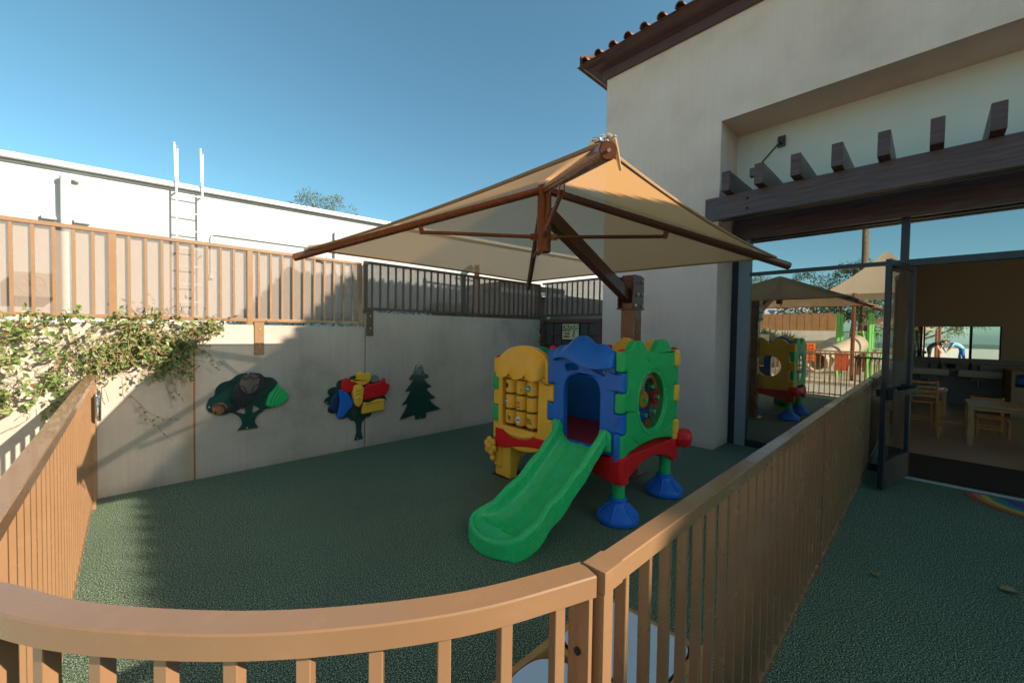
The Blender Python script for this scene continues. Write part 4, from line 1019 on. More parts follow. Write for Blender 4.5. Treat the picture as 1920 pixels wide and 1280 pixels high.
# classroom furniture
def make_table(x0, x1, y0, y1, h, label):
    t = thing('classroom_table', label, 'table', ((x0+x1)/2, (y0+y1)/2, 0), 'low wooden classroom tables')
    MB().box(x0, x1, y0, y1, h-.035, h, .006).build('tabletop', M['maple'], t)
    MB().box(x0+.05, x1-.05, y0+.05, y1-.05, h-.09, h-.036).build('apron', M['maple'], t)
    for x in (x0+.035, x1-.035):
        for y in (y0+.035, y1-.035): MB().box(x-.03, x+.03, y-.03, y+.03, .008, h-.036, .005).build('leg', M['maple'], t)
make_table(9.0, 9.75, -1.55, -.42, .62, 'low wooden classroom table nearest the open door')
make_table(10.9, 11.5, -.25, .6, .60, 'low wooden classroom table farther in, beside the ladder-back chair')
def make_chair(x, y, rot, h, label, sh=.32):
    t = thing('classroom_chair', label, 'chair', (x, y, 0), 'small wooden classroom chairs'); t.rotation_euler = (0,0,rot)
    def bb(lst, nm):
        b = MB()
        for a in lst: b.box(*a, .004)
        bm_o = b.build(nm, M['pine_wood']); bm_o.parent = t; return bm_o
    w = .17
    bb([(-w, w, -w, w, sh-.025, sh)], 'seat')
    for sx in (-1, 1):
        bb([(sx*w-.016, sx*w+.016, -w-.016, -w+.016, .008, h)], 'leg'); bb([(sx*w-.016, sx*w+.016, w-.016, w+.016, .008, sh-.026)], 'leg')
    n_ = 4 if h > .7 else 2
    bb([(-w+.017, w-.017, -w-.010, -w+.010, sh+.10+(h-sh-.14)*k/(n_-1)-.02, sh+.10+(h-sh-.14)*k/(n_-1)+.02) for k in range(n_)], 'backrest')
    bb([(-w+.017, w-.017, w-.008, w+.008, .12, .15)], 'stretcher'); bb([(-w+.017, w-.017, -w-.008, -w+.008, .12, .15)], 'stretcher')
make_chair(10.35, .08, -pi/2+.2, .84, 'tall ladder-back wooden chair seen behind the door frame', .46)
make_chair(10.2, -.72, pi/2+.15, .62, 'small wooden chair behind the nearest classroom table')
make_chair(9.35, -.32, pi-.1, .60, 'small wooden chair at the left end of the nearest classroom table', .30)
make_chair(9.3, -1.75, 0.1, .60, 'small wooden chair at the right end of the nearest classroom table', .30)
cp_ = MB().lathe([(.05,0),(.09,.02),(.10,.045),(.094,.045),(.08,.02),(.004,.012)], (11.1, -.12, .601), 20).build('bowl', M['p_white']); tag(cp_, 'white bowl on the farther classroom table', 'bowl')

# ------------------------------------------------------------------ pergola
pe = thing('pergola', 'dark stained timber pergola with projecting rafter tails over the glass front', 'pergola', (5.6, 0, 3.2))
MB().box(5.50, 5.59, -8, 2.10, 3.07, 3.36, .008).build('front_beam', M['wood_dark'], pe)
MB().box(5.72, 5.79, -8, 1.98, 3.10, 3.385, .008).build('back_beam', M['wood_dark'], pe)
MB().box(6.30, 6.375, -8, 1.99, 2.94, 3.235, .006).build('ledger', M['wood_dark'], pe)
ys = [1.80-.3585*k for k in range(28)]
for y in ys: MB().box(5.33, 6.429, y-.047, y+.047, 3.362, 3.60, .006).build('rafter', M['wood_dark'], pe)
for z in (3.27, 3.15): MB().cyl((5.499, 1.60, z), (5.49, 1.60, z), .014, None, 12).build('bolt', M['black'], pe)
tr2 = thing('tie_rod', 'thin steel tie rod with a bracket on the cream wall above the pergola', 'tie rod', (6.4, 1.47, 4.2))
MB().cyl((6.40, 1.475, 4.22), (5.80, 1.60, 3.70), .011, None, 10).build('rod', M['frame'], tr2)
b = MB(); b.box(6.425, 6.449, 1.43, 1.52, 4.15, 4.30, .004); b.box(6.36, 6.426, 1.455, 1.465, 4.18, 4.27, .003); b.box(6.36, 6.426, 1.485, 1.495, 4.18, 4.27, .003); b.cyl((6.385,1.44,4.23),(6.385,1.51,4.23),.014)
b.build('bracket', M['shed_wall'], tr2)
b = MB(); b.box(5.76, 5.82, 1.58, 1.66, 3.61, 3.72, .004); b.build('foot_bracket', M['fascia'], tr2)

# rainbow on the ground outside the door
rbw = thing('rainbow_mat', 'rainbow half-circle set into the ground outside the glass door', 'ground marking', (6.25, -.86, 0))
cols = [(.42,.07,.04),(.55,.22,.04),(.55,.42,.08),(.08,.28,.10),(.03,.18,.36),(.05,.07,.30),(.16,.06,.22)]
r_ = .57
for k, c in enumerate(cols):
    r2_ = r_-.052
    pts = [(6.27-r_*sin(pi*a/30), -.87+r_*cos(pi*a/30)) for a in range(31)] + [(6.27-r2_*sin(pi*a/30), -.87+r2_*cos(pi*a/30)) for a in range(30, -1, -1)]
    mm_ = mat('rubber_band_%d' % k, c, .8, .35, 90, .5, 150)
    link('colour_band', plate([pts], .003, 0, fz(.0035)), mm_, rbw, smooth=False); r_ = r2_-.001
# dry leaves on the ground
def dry_leaf(x, y, s, a, label):
    b = MB(); b.grid(lambda u, v: Vector((x+s*((u-.5)*cos(a)-(v-.5)*sin(a)*.9*sin(pi*u)**.7), y+s*((u-.5)*sin(a)+(v-.5)*cos(a)*.9*sin(pi*u)**.7), .006+.012*abs(v-.5)*2+.008*sin(3*u))), 8, 4)
    o = b.build('dry_leaf', M['vine_dry'], solid=.001); tag(o, label, 'leaf', 'dry leaves on the ground')
dry_leaf(3.59, .205, .055, .4, 'pale curled dry leaf on the ground beside the brown railing')
dry_leaf(4.0, -.394, .085, 2.0, 'larger brown dry leaf on the ground near the right edge')

# ------------------------------------------------------------------ activity tables behind the railing
def act_table(x0, x1, y0, y1, h, label, lids):
    t = thing('activity_table', label, 'activity table', ((x0+x1)/2, (y0+y1)/2, 0))
    b = MB()
    b.box(x0, x1, y1-.03, y1, h-.10, h, .006); b.box(x0, x1, y0, y0+.03, h-.10, h, .006)
    b.box(x0, x0+.03, y0+.03, y1-.03, h-.10, h-.001, .004); b.box(x1-.03, x1, y0+.03, y1-.03, h-.10, h-.001, .004)
    b.build('frame', M['pine_wood'], t)
    for x in (x0+.02, x1-.02):
        for y in (y0+.02, y1-.02): MB().box(x-.022, x+.022, y-.022, y+.022, 0, h+.012, .006).build('leg', M['pine_wood'], t)
    for ln in lids: link('lid', plate([rounded(ln, .06, 6)], .012, .004, fz(h+.004)), M['lid'], t, ang=40)
    return t
at = act_table(.80, 1.63, .575, 1.035, .36, 'low wooden activity table with two pale blue-grey lids beside the railing post', [[(1.245,.61),(1.595,.61),(1.595,1.0),(1.245,1.0)], [(.835,.61,.02),(1.19,.61,.02),(1.19,.86,.08),(1.12,.99,.08),(.97,1.0,.09),(.835,.93,.05)]])
MB().box(1.205, 1.235, .606, 1.004, .26, .358, .004).build('divider', M['pine_wood'], at)
MB().box(.83, 1.60, .606, 1.004, .255, .27).build('tray', M['p_grey'], at, smooth=False)

# ------------------------------------------------------------------ vegetation
def leaf_quad(b, p, L, W, dirv, nrm):
    s = dirv.cross(nrm).normalized(); n_ = s.cross(dirv).normalized()
    a = p; m1 = p+dirv*L*.45; t = p+dirv*L
    vs = [b.verts.new(q) for q in (a, m1+s*W/2+n_*L*.06, t-n_*L*.05, m1-s*W/2+n_*L*.06, m1-n_*L*.02)]
    b.faces.new((vs[0], vs[1], vs[4])); b.faces.new((vs[1], vs[2], vs[4])); b.faces.new((vs[2], vs[3], vs[4])); b.faces.new((vs[3], vs[0], vs[4]))
def rv(): 
    while True:
        v = Vector((random.uniform(-1,1), random.uniform(-1,1), random.uniform(-1,1)))
        if .05 < v.length < 1: return v.normalized()
rs = random.Random(11); random.seed(11)
vine = thing('climbing_vine', 'green and yellow climbing vine spilling over the left end of the concrete wall', 'vine', (0, 5.2, 1.5))
lf = MB(); df = MB(); stm = MB()
def low_edge(x):   # lower edge of the vine mass on the wall
    t = [(-1.6,.7),(-1.0,.72),(-.75,.86),(-.55,.80),(-.40,.84),(-.25,1.02),(-.10,1.20),(.05,1.24),(.15,1.30),(.22,1.05),(.30,1.02),(.36,1.18),(.45,1.42),(.58,1.52),(.72,1.60)]
    if x <= t[0][0]: return t[0][1]
    return lin(x, t)
def strand(p, n, step, dn, wob, leaf=.045, dry=.15, dens=1.6, r=.0022):
    pts = [p.copy()]; d = dn.normalized()
    for i in range(n):
        d = (d + rv()*wob + Vector((0,-.0,-.05))).normalized(); p = p+d*step
        p.y = min(YW-.012, max(YW-.16, p.y)) if p.z < 1.62 else p.y
        pts.append(p.copy())
        k = dens
        while k > 0:
            if random.random() < k:
                leaf_ = leaf*1.2; ld = (rv()+Vector((0,-.45,-.1))).normalized(); tgt = df if random.random() < dry else lf
                leaf_quad(tgt.bm, p+rv()*.012, leaf_*random.uniform(.55,1.25), leaf_*random.uniform(.42,.66), ld, (rv()+Vector((0,-1,.8))).normalized())
            k -= 1
    stm.tube(pts, r, 4, cap=False)
for k in range(300):
    x = random.choice([random.uniform(-1.5,-.25), random.uniform(-.9,.15), random.uniform(-.2,.66), random.uniform(-.2, .45)])
    zl = low_edge(x); gap = (-.40 < x < -.16)
    z0 = random.uniform(zl+.05, 1.66)
    if gap and z0 > 1.45 and random.random() < .8: z0 = random.uniform(zl, 1.42)
    if z0 < 1.30 and random.random() < .45: continue
    L = min(z0-zl+.05, random.uniform(.15,.45)); n = max(3, int(L/.03))
    strand(Vector((x, YW-random.uniform(.02,.11), z0)), n, .03, Vector((random.uniform(-.9,.9), -.1, -random.uniform(.2,1))), .45, .05 if x < -.4 else .040, .12 if x < -.4 else .24, 1.25)
for k in range(60):   # over the top of the wall along the fence foot
    x = random.uniform(-1.3, .72)
    strand(Vector((x, YW+.01, 1.64)), 6, .03, Vector((random.uniform(-1,1), -.6, .1)), .5, .045, .2, 1.4)
for k in range(26):   # hanging clump near the joint
    strand(Vector((random.uniform(.2,.44), YW-.04, random.uniform(1.35,1.55))), 12, .028, Vector((random.uniform(-.7,.1), -.05, -1)), .3, .036, .08, 1.4)
for (p, n, d) in (((.40,5.22,1.42), 14, (.8,0,-.55)), ((.36,5.22,1.35), 13, (.9,0,-.4)), ((.25,5.22,1.12), 10, (.1,0,-1)), ((-.02,5.2,1.12), 22, (.25,0,-1)), ((.0,5.22,.95), 20, (.75,0,-.8)), ((-.2,5.1,1.2), 12, (.2,0,-1)), ((.3,5.2,1.05), 9, (-.1,0,-1)), ((-.5,5.1,.95), 12, (.3,0,-1))):
    strand(Vector(p), n, .03, Vector(d), .28, .030, .25, .55)
for k in range(70):
    x = random.uniform(-1.5,.55); z = random.uniform(low_edge(x)+.05, 1.62)
    pts = smoothpts([(x, z), (x+random.uniform(-.15,.15), z-.08), (x+random.uniform(-.2,.25), z-random.uniform(.12,.25))], 2)
    stm.tube([(a, YW-.02-.05*random.random(), c) for a, c in pts], .0025, 4, cap=False)
lf.build('foliage', M['vine'], vine, smooth=False); df.build('dry_foliage', M['vine_dry'], vine, smooth=False); stm.build('stems', mat('vine_stem', (.30,.24,.13), .8, .2), vine)
# ground cover creeping along the wall top
gc = MB(); random.seed(5)
for k in range(1500):
    x = random.uniform(.6, 5.75); zt = 1.63 if x < 2.28 else 1.825
    if random.random() < .35+.4*abs(sin(x*3.1)*sin(x*7.7)):
        leaf_quad(gc.bm, Vector((x, YW+random.uniform(.0,.2), zt+random.uniform(0,.025))), random.uniform(.02,.045), .02, (rv()+Vector((0,-.5,.2))).normalized(), (rv()+Vector((0,-.3,1))).normalized())
for k in range(900):
    c = random.choice([1.9, 2.1, 2.9, 3.3, 3.45, 3.9, 4.1, 4.6, 5.1, 5.4, 0.1, .3]); x = c+random.gauss(0,.10); zt = 1.66 if x < 2.28 else 1.86
    leaf_quad(gc.bm, Vector((x, YW+.12+random.uniform(.0,.1), zt+abs(random.gauss(0,.07)))), random.uniform(.03,.06), .022, (rv()+Vector((0,-.2,.6))).normalized(), (rv()+Vector((0,-.8,.3))).normalized())
o = gc.build('ground_cover', M['dark_leaf'], smooth=False); tag(o, 'low leafy creeper growing along the top of the concrete wall behind the fence', 'ground cover', kind='stuff')
# leafy shoots by the gate
gs = MB(); random.seed(9)
for k in range(160):
    leaf_quad(gs.bm, Vector((5.72+random.gauss(0,.03), 5.10+random.gauss(0,.05), random.uniform(.2,1.9))), random.uniform(.03,.05), .022, rv(), rv())
for z in (.2, .8, 1.4): gs.tube([(5.73, 5.12, z-.2), (5.72, 5.09, z), (5.73, 5.12, z+.45)], .004, 5)
tag(gs.build('creeper', M['dark_leaf'], smooth=False), 'thin dark creeper climbing beside the brown gate', 'plant')

def tree(name, label, cat, base, trunk_h, r, clumps, leafm, barkm, n, ls, group=None, seed=1, squash=.8):
    random.seed(seed); t = thing(name, label, cat, base, group); B = Vector(base)
    tk = MB(); top = B+Vector((random.uniform(-.2,.2), random.uniform(-.2,.2), trunk_h))
    tk.tube([B, B+(top-B)*.5+rv()*.08, top], [r, r*.8, r*.6], 10)
    cs = []
    for c in clumps:
        c_ = top + Vector(c[:3]); cs.append((c_, c[3])); tk.tube([top-Vector((0,0,.3)), (top+c_)/2+rv()*.12, c_], [r*.5, r*.3, r*.1], 6)
    tk.build('trunk', barkm, t)
    b = MB()
    for i in range(n):
        c_, R_ = random.choice(cs); v = rv()*R_*(random.random()**.38); v.z *= squash
        sub = rv()*R_*.18
        p = c_+v+sub
        if (sin(p.x*4.1+1)+sin(p.y*3.7)+sin(p.z*5.3)) < -1.0: continue
        leaf_quad(b.bm, p, ls*random.uniform(.6,1.4), ls*.42, (v.normalized()+rv()*.9).normalized(), rv())
    b.build('crown', leafm, t, smooth=False); return t
tree('tree', 'grey-green tree top showing above the white wall behind the canopy', 'tree', (6.3, 18.6, 0), 6.1, .16,
     [(-1.0,0,.35,.55),(-.45,.2,1.0,.55),(-.1,0,.4,.6),(.5,-.2,.95,.5),(1.0,0,.7,.55),(1.45,.2,.25,.5),(-1.4,.1,.1,.35),(.2,.1,.1,.6)], M['olive'], M['bark'], 9000, .075, seed=3)

# ------------------------------------------------------------------ white warehouse wall behind
wb = thing('white_building', 'long white painted building with a parapet behind the upper fence', 'building', (4, 10.1, 0))
YH = 10.1
b = MB(); me_ = plate([[(-12,-.2),(16,-.2),(16,4.62),(-12,3.90)]], 8.0, 0, fy(YH+4.0)); b.bm.from_mesh(me_); b.build('wall', M['white_wall'], wb, smooth=False)
def pz(x): return 3.90+(x+12)*.72/28
MB().bar((-12, YH+.02, pz(-12)+.045), (16, YH+.02, pz(16)+.045), .30, .085, .006).build('parapet_coping', M['white_paint'], wb)
MB().bar((-12, YH-.012, pz(-12)-.03), (16, YH-.012, pz(16)-.03), .022, .03).build('drip_flashing', M['grey_pipe'], wb)
b = MB(); b.cyl((-.73, YH-.12, 1.5), (-.73, YH-.12, 4.02), .062, None, 18); b.sphere((-.73, YH-.12, 4.02), .075, (1,1,.8)); b.tube([(-.73,YH-.12,4.0),(-.66,YH-.10,4.05),(-.58,YH-.04,4.03)], .05, 12)
tag(b.build('downpipe', M['white_paint']), 'thick white vertical pipe on the white building', 'pipe')
for x0, x1, l in ((-1.0, -.84, 'left of the thick pipe'), (-.64, -.46, 'right of the thick pipe')):
    b = MB(); b.box(x0, x1, YH-.10, YH-.003, 3.31, 3.35, .006); b.box(x0, x0+.03, YH-.10, YH-.003, 3.35, 3.38, .004)
    tag(b.build('wall_bracket', M['white_paint']), 'small white shelf bracket on the white building, '+l, 'bracket')
ld = thing('roof_ladder', 'white fixed roof ladder with tall handrails on the white building', 'ladder', (.87, YH-.2, 3))
for i, x in enumerate((.68, 1.07)):
    q = .035
    b = MB(); b.cyl((x, YH-.17, 1.9), (x, YH-.17, 4.35), .016, None, 8)
    b.tube([(x, YH-.17, 4.30), (x-.02, YH-.22, 4.40), (x-.03, YH-.22, 5.02), (x+.03, YH+.02, 5.0), (x+.03, YH+.05, 4.40), (x+.07, YH, 4.3)], .014, 8)
    b.bar((x, YH-.17, 4.15), (x, YH-.01, 4.15), .02, .02); b.bar((x, YH-.17, 3.0), (x, YH-.01, 3.0), .02, .02)
    b.build('rail', M['white_paint'], ld)
for k in range(7): MB().cyl((.68, YH-.17, 4.1-.34*k), (1.07, YH-.17, 4.1-.34*k), .011, None, 8).build('rung', M['white_paint'], ld)
b = MB(); b.tube([(1.22, YH-.03, 2.62), (1.22, YH-.03, 3.36), (1.235, YH-.03, 3.43), (1.30, YH-.03, 3.45), (3.6, YH-.03, 3.47)], .014, 8); b.cyl((1.22, YH-.04, 2.56), (1.22, YH-.04, 2.64), .04, None, 10)
tag(b.build('conduit', M['grey_pipe']), 'thin grey conduit bent along the white building', 'conduit')
ac = thing('vent_fan', 'boxy vent fan housing on the white building at the far left', 'vent fan', (-1.1, YH-.2, 2.2))
b = MB(); b.box(-1.30, -.86, YH-.30, YH-.003, 2.02, 2.40, .01); b.build('housing', M['interior_wall'], ac)
b = MB(); b.tube([(-1.08+.15*cos(a), YH-.305, 2.21+.15*sin(a)) for a in [2*pi*k/20 for k in range(21)]], .012, 6)
for k in range(6): b.bar((-1.08, YH-.31, 2.21), (-1.08+.15*cos(k*pi/3), YH-.305, 2.21+.15*sin(k*pi/3)), .02, .008)
b.build('grille', M['interior_grey'], ac)
gw = MB().tube([(-2.6, 12, 5.6), (-1.2, 11.6, 4.15)], .02, 6).build('guy_wire', M['fascia']); tag(gw, 'thin brown cable slanting down behind the white roofline at the far left', 'cable')
# small floodlight pair
fl_ = MB()
for sx in (-1, 1): fl_.cyl((3.35+.0, YH-.06, 3.20), (3.35+sx*.10, YH-.16, 3.26), .02, .045, 12)
fl_.cyl((3.35, YH-.003, 3.20), (3.35, YH-.07, 3.20), .045, None, 14)
tag(fl_.build('twin_floodlight', M['grey_pipe']), 'small twin-head floodlight on the white building just below the canopy edge', 'light')
vb = MB().box(3.62, 3.80, YH-.08, YH-.003, 3.72, 3.92, .02).cyl((3.66,YH-.05,1.5),(3.66,YH-.05,3.72),.045,None,12).build('vent_pipe', M['grey_pipe']); tag(vb, 'grey vent box and pipe on the white building beside the left canopy arm', 'vent')
# red post & yard frames behind the fence
rp = MB().cyl((7.2, 9.0, 1.2), (7.2, 9.0, 3.45), .075, None, 18).build('red_post', M['red_post']); tag(rp, 'tall round red post behind the dark fence', 'post')
yf = thing('pipe_frame', 'grey pipe frame with braces standing in the yard behind the dark fence', 'pipe frame', (6, 9, 1))
b = MB()
for x in (5.5, 6.7): b.cyl((x, 9, 1.2), (x, 9, 2.9 if x < 6 else 3.15), .05 if x < 6 else .07, None, 12)
b.cyl((5.5, 9, 2.82), (6.9, 9, 2.78), .03, None, 10); b.cyl((5.5, 9, 2.35), (6.9, 9, 2.33), .025, None, 10)
b.cyl((6.1, 9, 2.35), (6.35, 9, 2.8), .015, None, 8); b.cyl((6.35, 9, 2.8), (6.6, 9, 2.35), .015, None, 8); b.cyl((6.8, 8.95, 2.5), (7.2, 8.95, 2.95), .02, None, 8); b.cyl((6.4, 8.95, 3.0), (7.15, 8.95, 2.98), .02, None, 8)
b.cyl((6.45, 8.95, 3.0), (6.55, 8.95, 2.65), .015, None, 8); b.cyl((6.5, 8.95, 2.65), (6.9, 8.95, 2.62), .015, None, 8)
b.cyl((6.62, 8.9, 3.12), (6.92, 8.9, 3.34), .07, .09, 14)
b.build('pipes', M['grey_pipe'], yf)
lw = MB().box(5.6, 6.5, 8.6, 8.8, 1.2, 2.20, .01).box(5.55, 6.55, 8.55, 8.85, 2.2, 2.26, .006).build('utility_cabinet', M['shed_wall']); tag(lw, 'low brown utility cabinet under the pipe frame behind the fence', 'cabinet')
sh = thing('shed', 'grey shed with rusty red roof edge and white gutter behind the dark fence', 'shed', (8.6, 8.8, 0))
MB().box(7.25, 9.7, 8.0, 9.6, 1.0, 2.62, .01).build('wall', M['shed_wall'], sh)
MB().box(7.1, 9.8, 7.86, 9.7, 2.73, 2.90, .04).build('roof', M['shed_roof'], sh)
MB().box(7.12, 9.8, 7.80, 7.90, 2.62, 2.725, .015).build('gutter', M['white_paint'], sh)
MB().cyl((9.0, 7.85, 1.2), (9.0, 7.85, 2.62), .045, None, 12).build('downpipe', M['grey_pipe'], sh)
gwl = MB().box(9.75, 14, 8.2, 8.4, .5, 2.75, .01).build('block_wall', M['shed_wall']); tag(gwl, 'dark grey wall seen through the fence panel above the gate', 'wall')
tree('tree', 'pale leafy tree beyond the fence at the building corner', 'tree', (13.5, 11.6, 0), 3.6, .12, [(-.9,0,.3,.6),(0,0,.7,.7),(.9,0,.3,.6)], M['olive'], M['bark'], 3500, .10, seed=8)

# ------------------------------------------------------------------ the playground on the other side (seen in the glass)
rl = thing('railing', 'brown metal railing round the far playground, reflected in the glass', 'fence', (-3.4, 2, 0))
MB().bar((-3.4, .4, 1.10), (-3.4, 4.9, 1.10), .05, .045, .003).build('top_rail', M['paint'], rl)
MB().bar((-3.4, .4, .09), (-3.4, 4.9, .09), .03, .03).build('bottom_rail', M['paint'], rl)
b = MB()
for k in range(36): b.box(-3.412, -3.388, .45+.125*k-.011, .45+.125*k+.011, .03, 1.078)
b.build('pickets', M['paint'], rl, smooth=False)
of = thing('board_fence', 'tall ochre board fence on a pale block base beyond the far playground', 'fence', (-11, 5, 0))
MB().box(-11.1, -10.9, 3.0, 12, 0, 1.82, .01).build('block_base', M['block'], of)
b = MB()
for k in range(60): b.box(-11.03, -10.97+.01*(k % 2), 3.05+.15*k, 3.05+.15*k+.147, 1.82, 2.62+.02*(k % 3))
b.build('boards', M['fence_ochre'], of, smooth=False)
hs = thing('white_house', 'small white house with a gabled dormer far behind the board fence', 'house', (-20, 8, 0))
MB().box(-23, -20, 6, 12, 0, 3.0).build('wall', M['block'], hs, smooth=False)
b = MB()
for p in ([(-19.6,5.6,3.0),(-19.6,12.4,3.0),(-21.5,12.4,4.5),(-21.5,5.6,4.5)], [(-23.4,5.6,3.0),(-23.4,12.4,3.0),(-21.5,12.4,4.5),(-21.5,5.6,4.5)]): quad(b, *p)
b.build('roof', M['roof_white'], hs, smooth=False, solid=.1)
b = MB(); b.bar((-19.5,6.5,3.05),(-19.5,7.0,3.8),.12,.12); b.bar((-19.5,7.0,3.8),(-19.5,7.5,3.05),.12,.12); b.bar((-19.5,6.6,3.05),(-19.5,7.4,3.05),.1,.1); b.build('gable_trim', M['white_paint'], hs)
def panelthing(nm, label, cat, mb, m_): tag(mb.build(nm, m_), label, cat)
b = MB(); b.box(-5.52, -5.46, 2.92, 3.2, .62, 1.32, .015)
for i in range(6):
    for j in range(3): b.sphere((-5.45, 2.97+.09*j, .68+.115*i), .034, (.8,1,1), 10, 8)
panelthing('bead_board', 'bright orange knobbed play panel behind the far railing', 'play panel', b, M['p_orange'])
b = MB(); b.box(-5.52, -5.44, 1.96, 2.33, .36, 1.0, .02)
for z in (.5,.72,.9): b.cyl((-5.46,2.15,z),(-5.42,2.15,z),.03,None,12)
panelthing('climbing_board', 'deep orange play panel beside the beige tube slide', 'play panel', b, mat('deep_orange_plastic', (.6,.06,.015), .4))
ts = thing('tube_slide', 'beige curved tube slide in the far playground', 'slide', (-6, 2.6, 0))
b = MB(); b.tube([(-7.4, 1.9, 1.3), (-7.0, 2.1, 1.15), (-6.4, 2.35, .95), (-5.9, 2.7, .72), (-5.6, 2.85, .62)], [.34,.34,.34,.35,.36], 22, cap=False); b.build('tube', M['p_beige'], ts, ang=80, solid=.03)
b = MB(); b.tube([(-5.6+.02, 2.85+.34*cos(a)*.9, .64+.36*sin(a)) for a in [2*pi*k/28 for k in range(29)]], .05, 10); b.build('flared_rim', M['p_beige'], ts)
pf = thing('play_tower', 'lime green play tower with round posts and rails in the far playground', 'play structure', (-8, 2, 0))
for x, y in ((-7.6,2.55),(-8.6,2.55),(-7.6,1.6),(-8.6,1.6),(-7.6,.75),(-8.6,.75)): MB().cyl((x,y,0),(x,y,2.5),.055,None,14).build('post', M['p_lime'], pf)
MB().box(-8.6,-7.6,.75,2.55,1.0,1.06,.01).build('platform', M['p_beige'], pf)
b = MB()
for k in range(14): b.cyl((-7.6,.8+.13*k,1.1),(-7.6,.8+.13*k,1.75),.012,None,6)
for z in (1.1,1.75): b.cyl((-7.6,.75,z),(-7.6,2.55,z),.02,None,8)
b.tube([(-7.4,1.35,0),(-7.4,1.3,.6),(-7.5,1.15,1.3),(-7.6,1.1,1.8)], .03, 8); b.tube([(-7.4,1.6,0),(-7.4,1.62,.6),(-7.5,1.7,1.3),(-7.6,1.8,1.8)], .03, 8)
b.build('rails', M['p_lime'], pf)
def far_canopy(label, cx, cy, hx, hy, zt, za, posts):
    t = thing('shade_canopy', label, 'shade canopy', (cx, cy, 0))
    b = MB(); K = 12
    A = Vector((cx, cy, za)); cs = [Vector((cx+hx*i, cy+hy*j, zt)) for i, j in ((-1,-1),(1,-1),(1,1),(-1,1))]
    for q in range(4):
        def f(u, v, a=cs[q], c=cs[(q+1)%4]):
            p = A*(1-u)+(a*(1-v)+c*v)*u; s = 4*v*(1-v); mid = (a+c)/2
            p += (Vector((A.x,A.y,mid.z))-mid)*.10*s*u*u; p.z -= .55*s*u*(1-u)*.5+.5*(u*(1-u)); return p
        b.grid(f, K, K)
    b.build('fabric', M['shade_far'], t, ang=60)
    for x, y in posts: MB().cyl((x,y,0),(x,y,zt+.02),.06,None,14).build('post', M['canopy_metal'], t)
far_canopy('peaked beige shade canopy on brown posts over the far playground', -7.6, 1.2, 1.9, 1.7, 3.1, 4.8, [(-5.8,1.9),(-9.3,2.7),(-5.8,-.4),(-9.3,-.4)])
far_canopy('low beige shade canopy farther back in the far playground', -9.8, 0.9, 1.2, 1.3, 2.05, 2.75, [(-8.7,2.0),(-10.9,2.0),(-8.7,-.3),(-10.9,-.3)])
tree('tree', 'dense green tree behind the ochre board fence', 'tree', (-14, 4.2, 0), 2.6, .15, [(-.5,-.9,.4,.9),(0,0,.9,1.0),(.3,1.0,.3,.9),(0,.5,1.8,.8),(0,-1.6,.2,.8)], M['dark_leaf'], M['bark'], 7000, .13, 'trees beyond the far playground', 21)
tree('tree', 'light green tree with wispy top behind the far playground', 'tree', (-15, 2.9, 0), 3.3, .15, [(0,-.4,.6,.8),(0,.5,1.2,.8),(.2,.1,2.0,.6),(0,-1.2,.1,.9)], M['olive'], M['bark'], 6000, .12, 'trees beyond the far playground', 22)
tree('tree', 'broad olive tree at the right of the far playground', 'tree', (-14.5, .4, 0), 1.6, .18, [(0,1.2,.7,.9),(0,0,1.0,1.0),(0,-1.3,.8,1.0),(0,.6,1.6,.7),(0,-2.4,.9,.9)], M['olive'], M['bark'], 7000, .13, 'trees beyond the far playground', 23)
tree('tree', 'pale tree at the left, behind the board fence', 'tree', (-16, 7.2, 0), 3.6, .16, [(0,-.6,.6,.8),(0,.4,1.0,.9),(0,1.2,.5,.7)], M['olive'], M['bark'], 4500, .13, 'trees beyond the far playground', 24)
pa = thing('palm_tree', 'tall thin palm tree beyond the far playground', 'palm tree', (-14, 2.35, 0))
MB().tube([(-14,2.35,0),(-14,2.36,4),(-14.02,2.4,8),(-14,2.42,11)], [.17,.15,.13,.12], 14).build('trunk', M['palm_bark'], pa)
b = MB(); random.seed(4)
for k in range(26):
    a = 2*pi*k/26; e = random.uniform(-.3,.9); c = Vector((-14,2.42,11)); dv = Vector((cos(a)*cos(e), sin(a)*cos(e), sin(e)))
    for s in range(14):
        p = c+dv*s*.11+Vector((0,0,-.012*s*s))
        for sg_ in (-1,1): leaf_quad(b.bm, p, .32, .035, (dv*.5+dv.cross(Vector((0,0,1)))*sg_).normalized(), Vector((0,0,1)))
b.build('crown', M['dark_leaf'], pa, smooth=False)
def spiky(x, y, z0, h, n, label, seed):
    random.seed(seed); b = MB()
    for k in range(n):
        d = (rv()*.8+Vector((0,0,1.1))).normalized(); leaf_quad(b.bm, Vector((x,y,z0))+rv()*.04, h*random.uniform(.6,1), .07, d, rv())
        leaf_quad(b.bm, Vector((x,y,z0+h*.4))+rv()*.2, h*.35, .06, d, rv())
    tag(b.build('shrub', M['agave'], smooth=False), label, 'shrub', 'shrubs along the far block wall')
spiky(-10.4, 5.7, .9, 1.3, 60, 'pale spiky shrub against the far block wall, nearer the play tower', 1)
spiky(-10.4, 6.9, .9, 1.15, 60, 'pale spiky shrub against the far block wall, nearer the house', 2)
spiky(-10.4, 4.9, .8, 1.2, 60, 'pale spiky shrub against the far block wall, at its open end', 3)

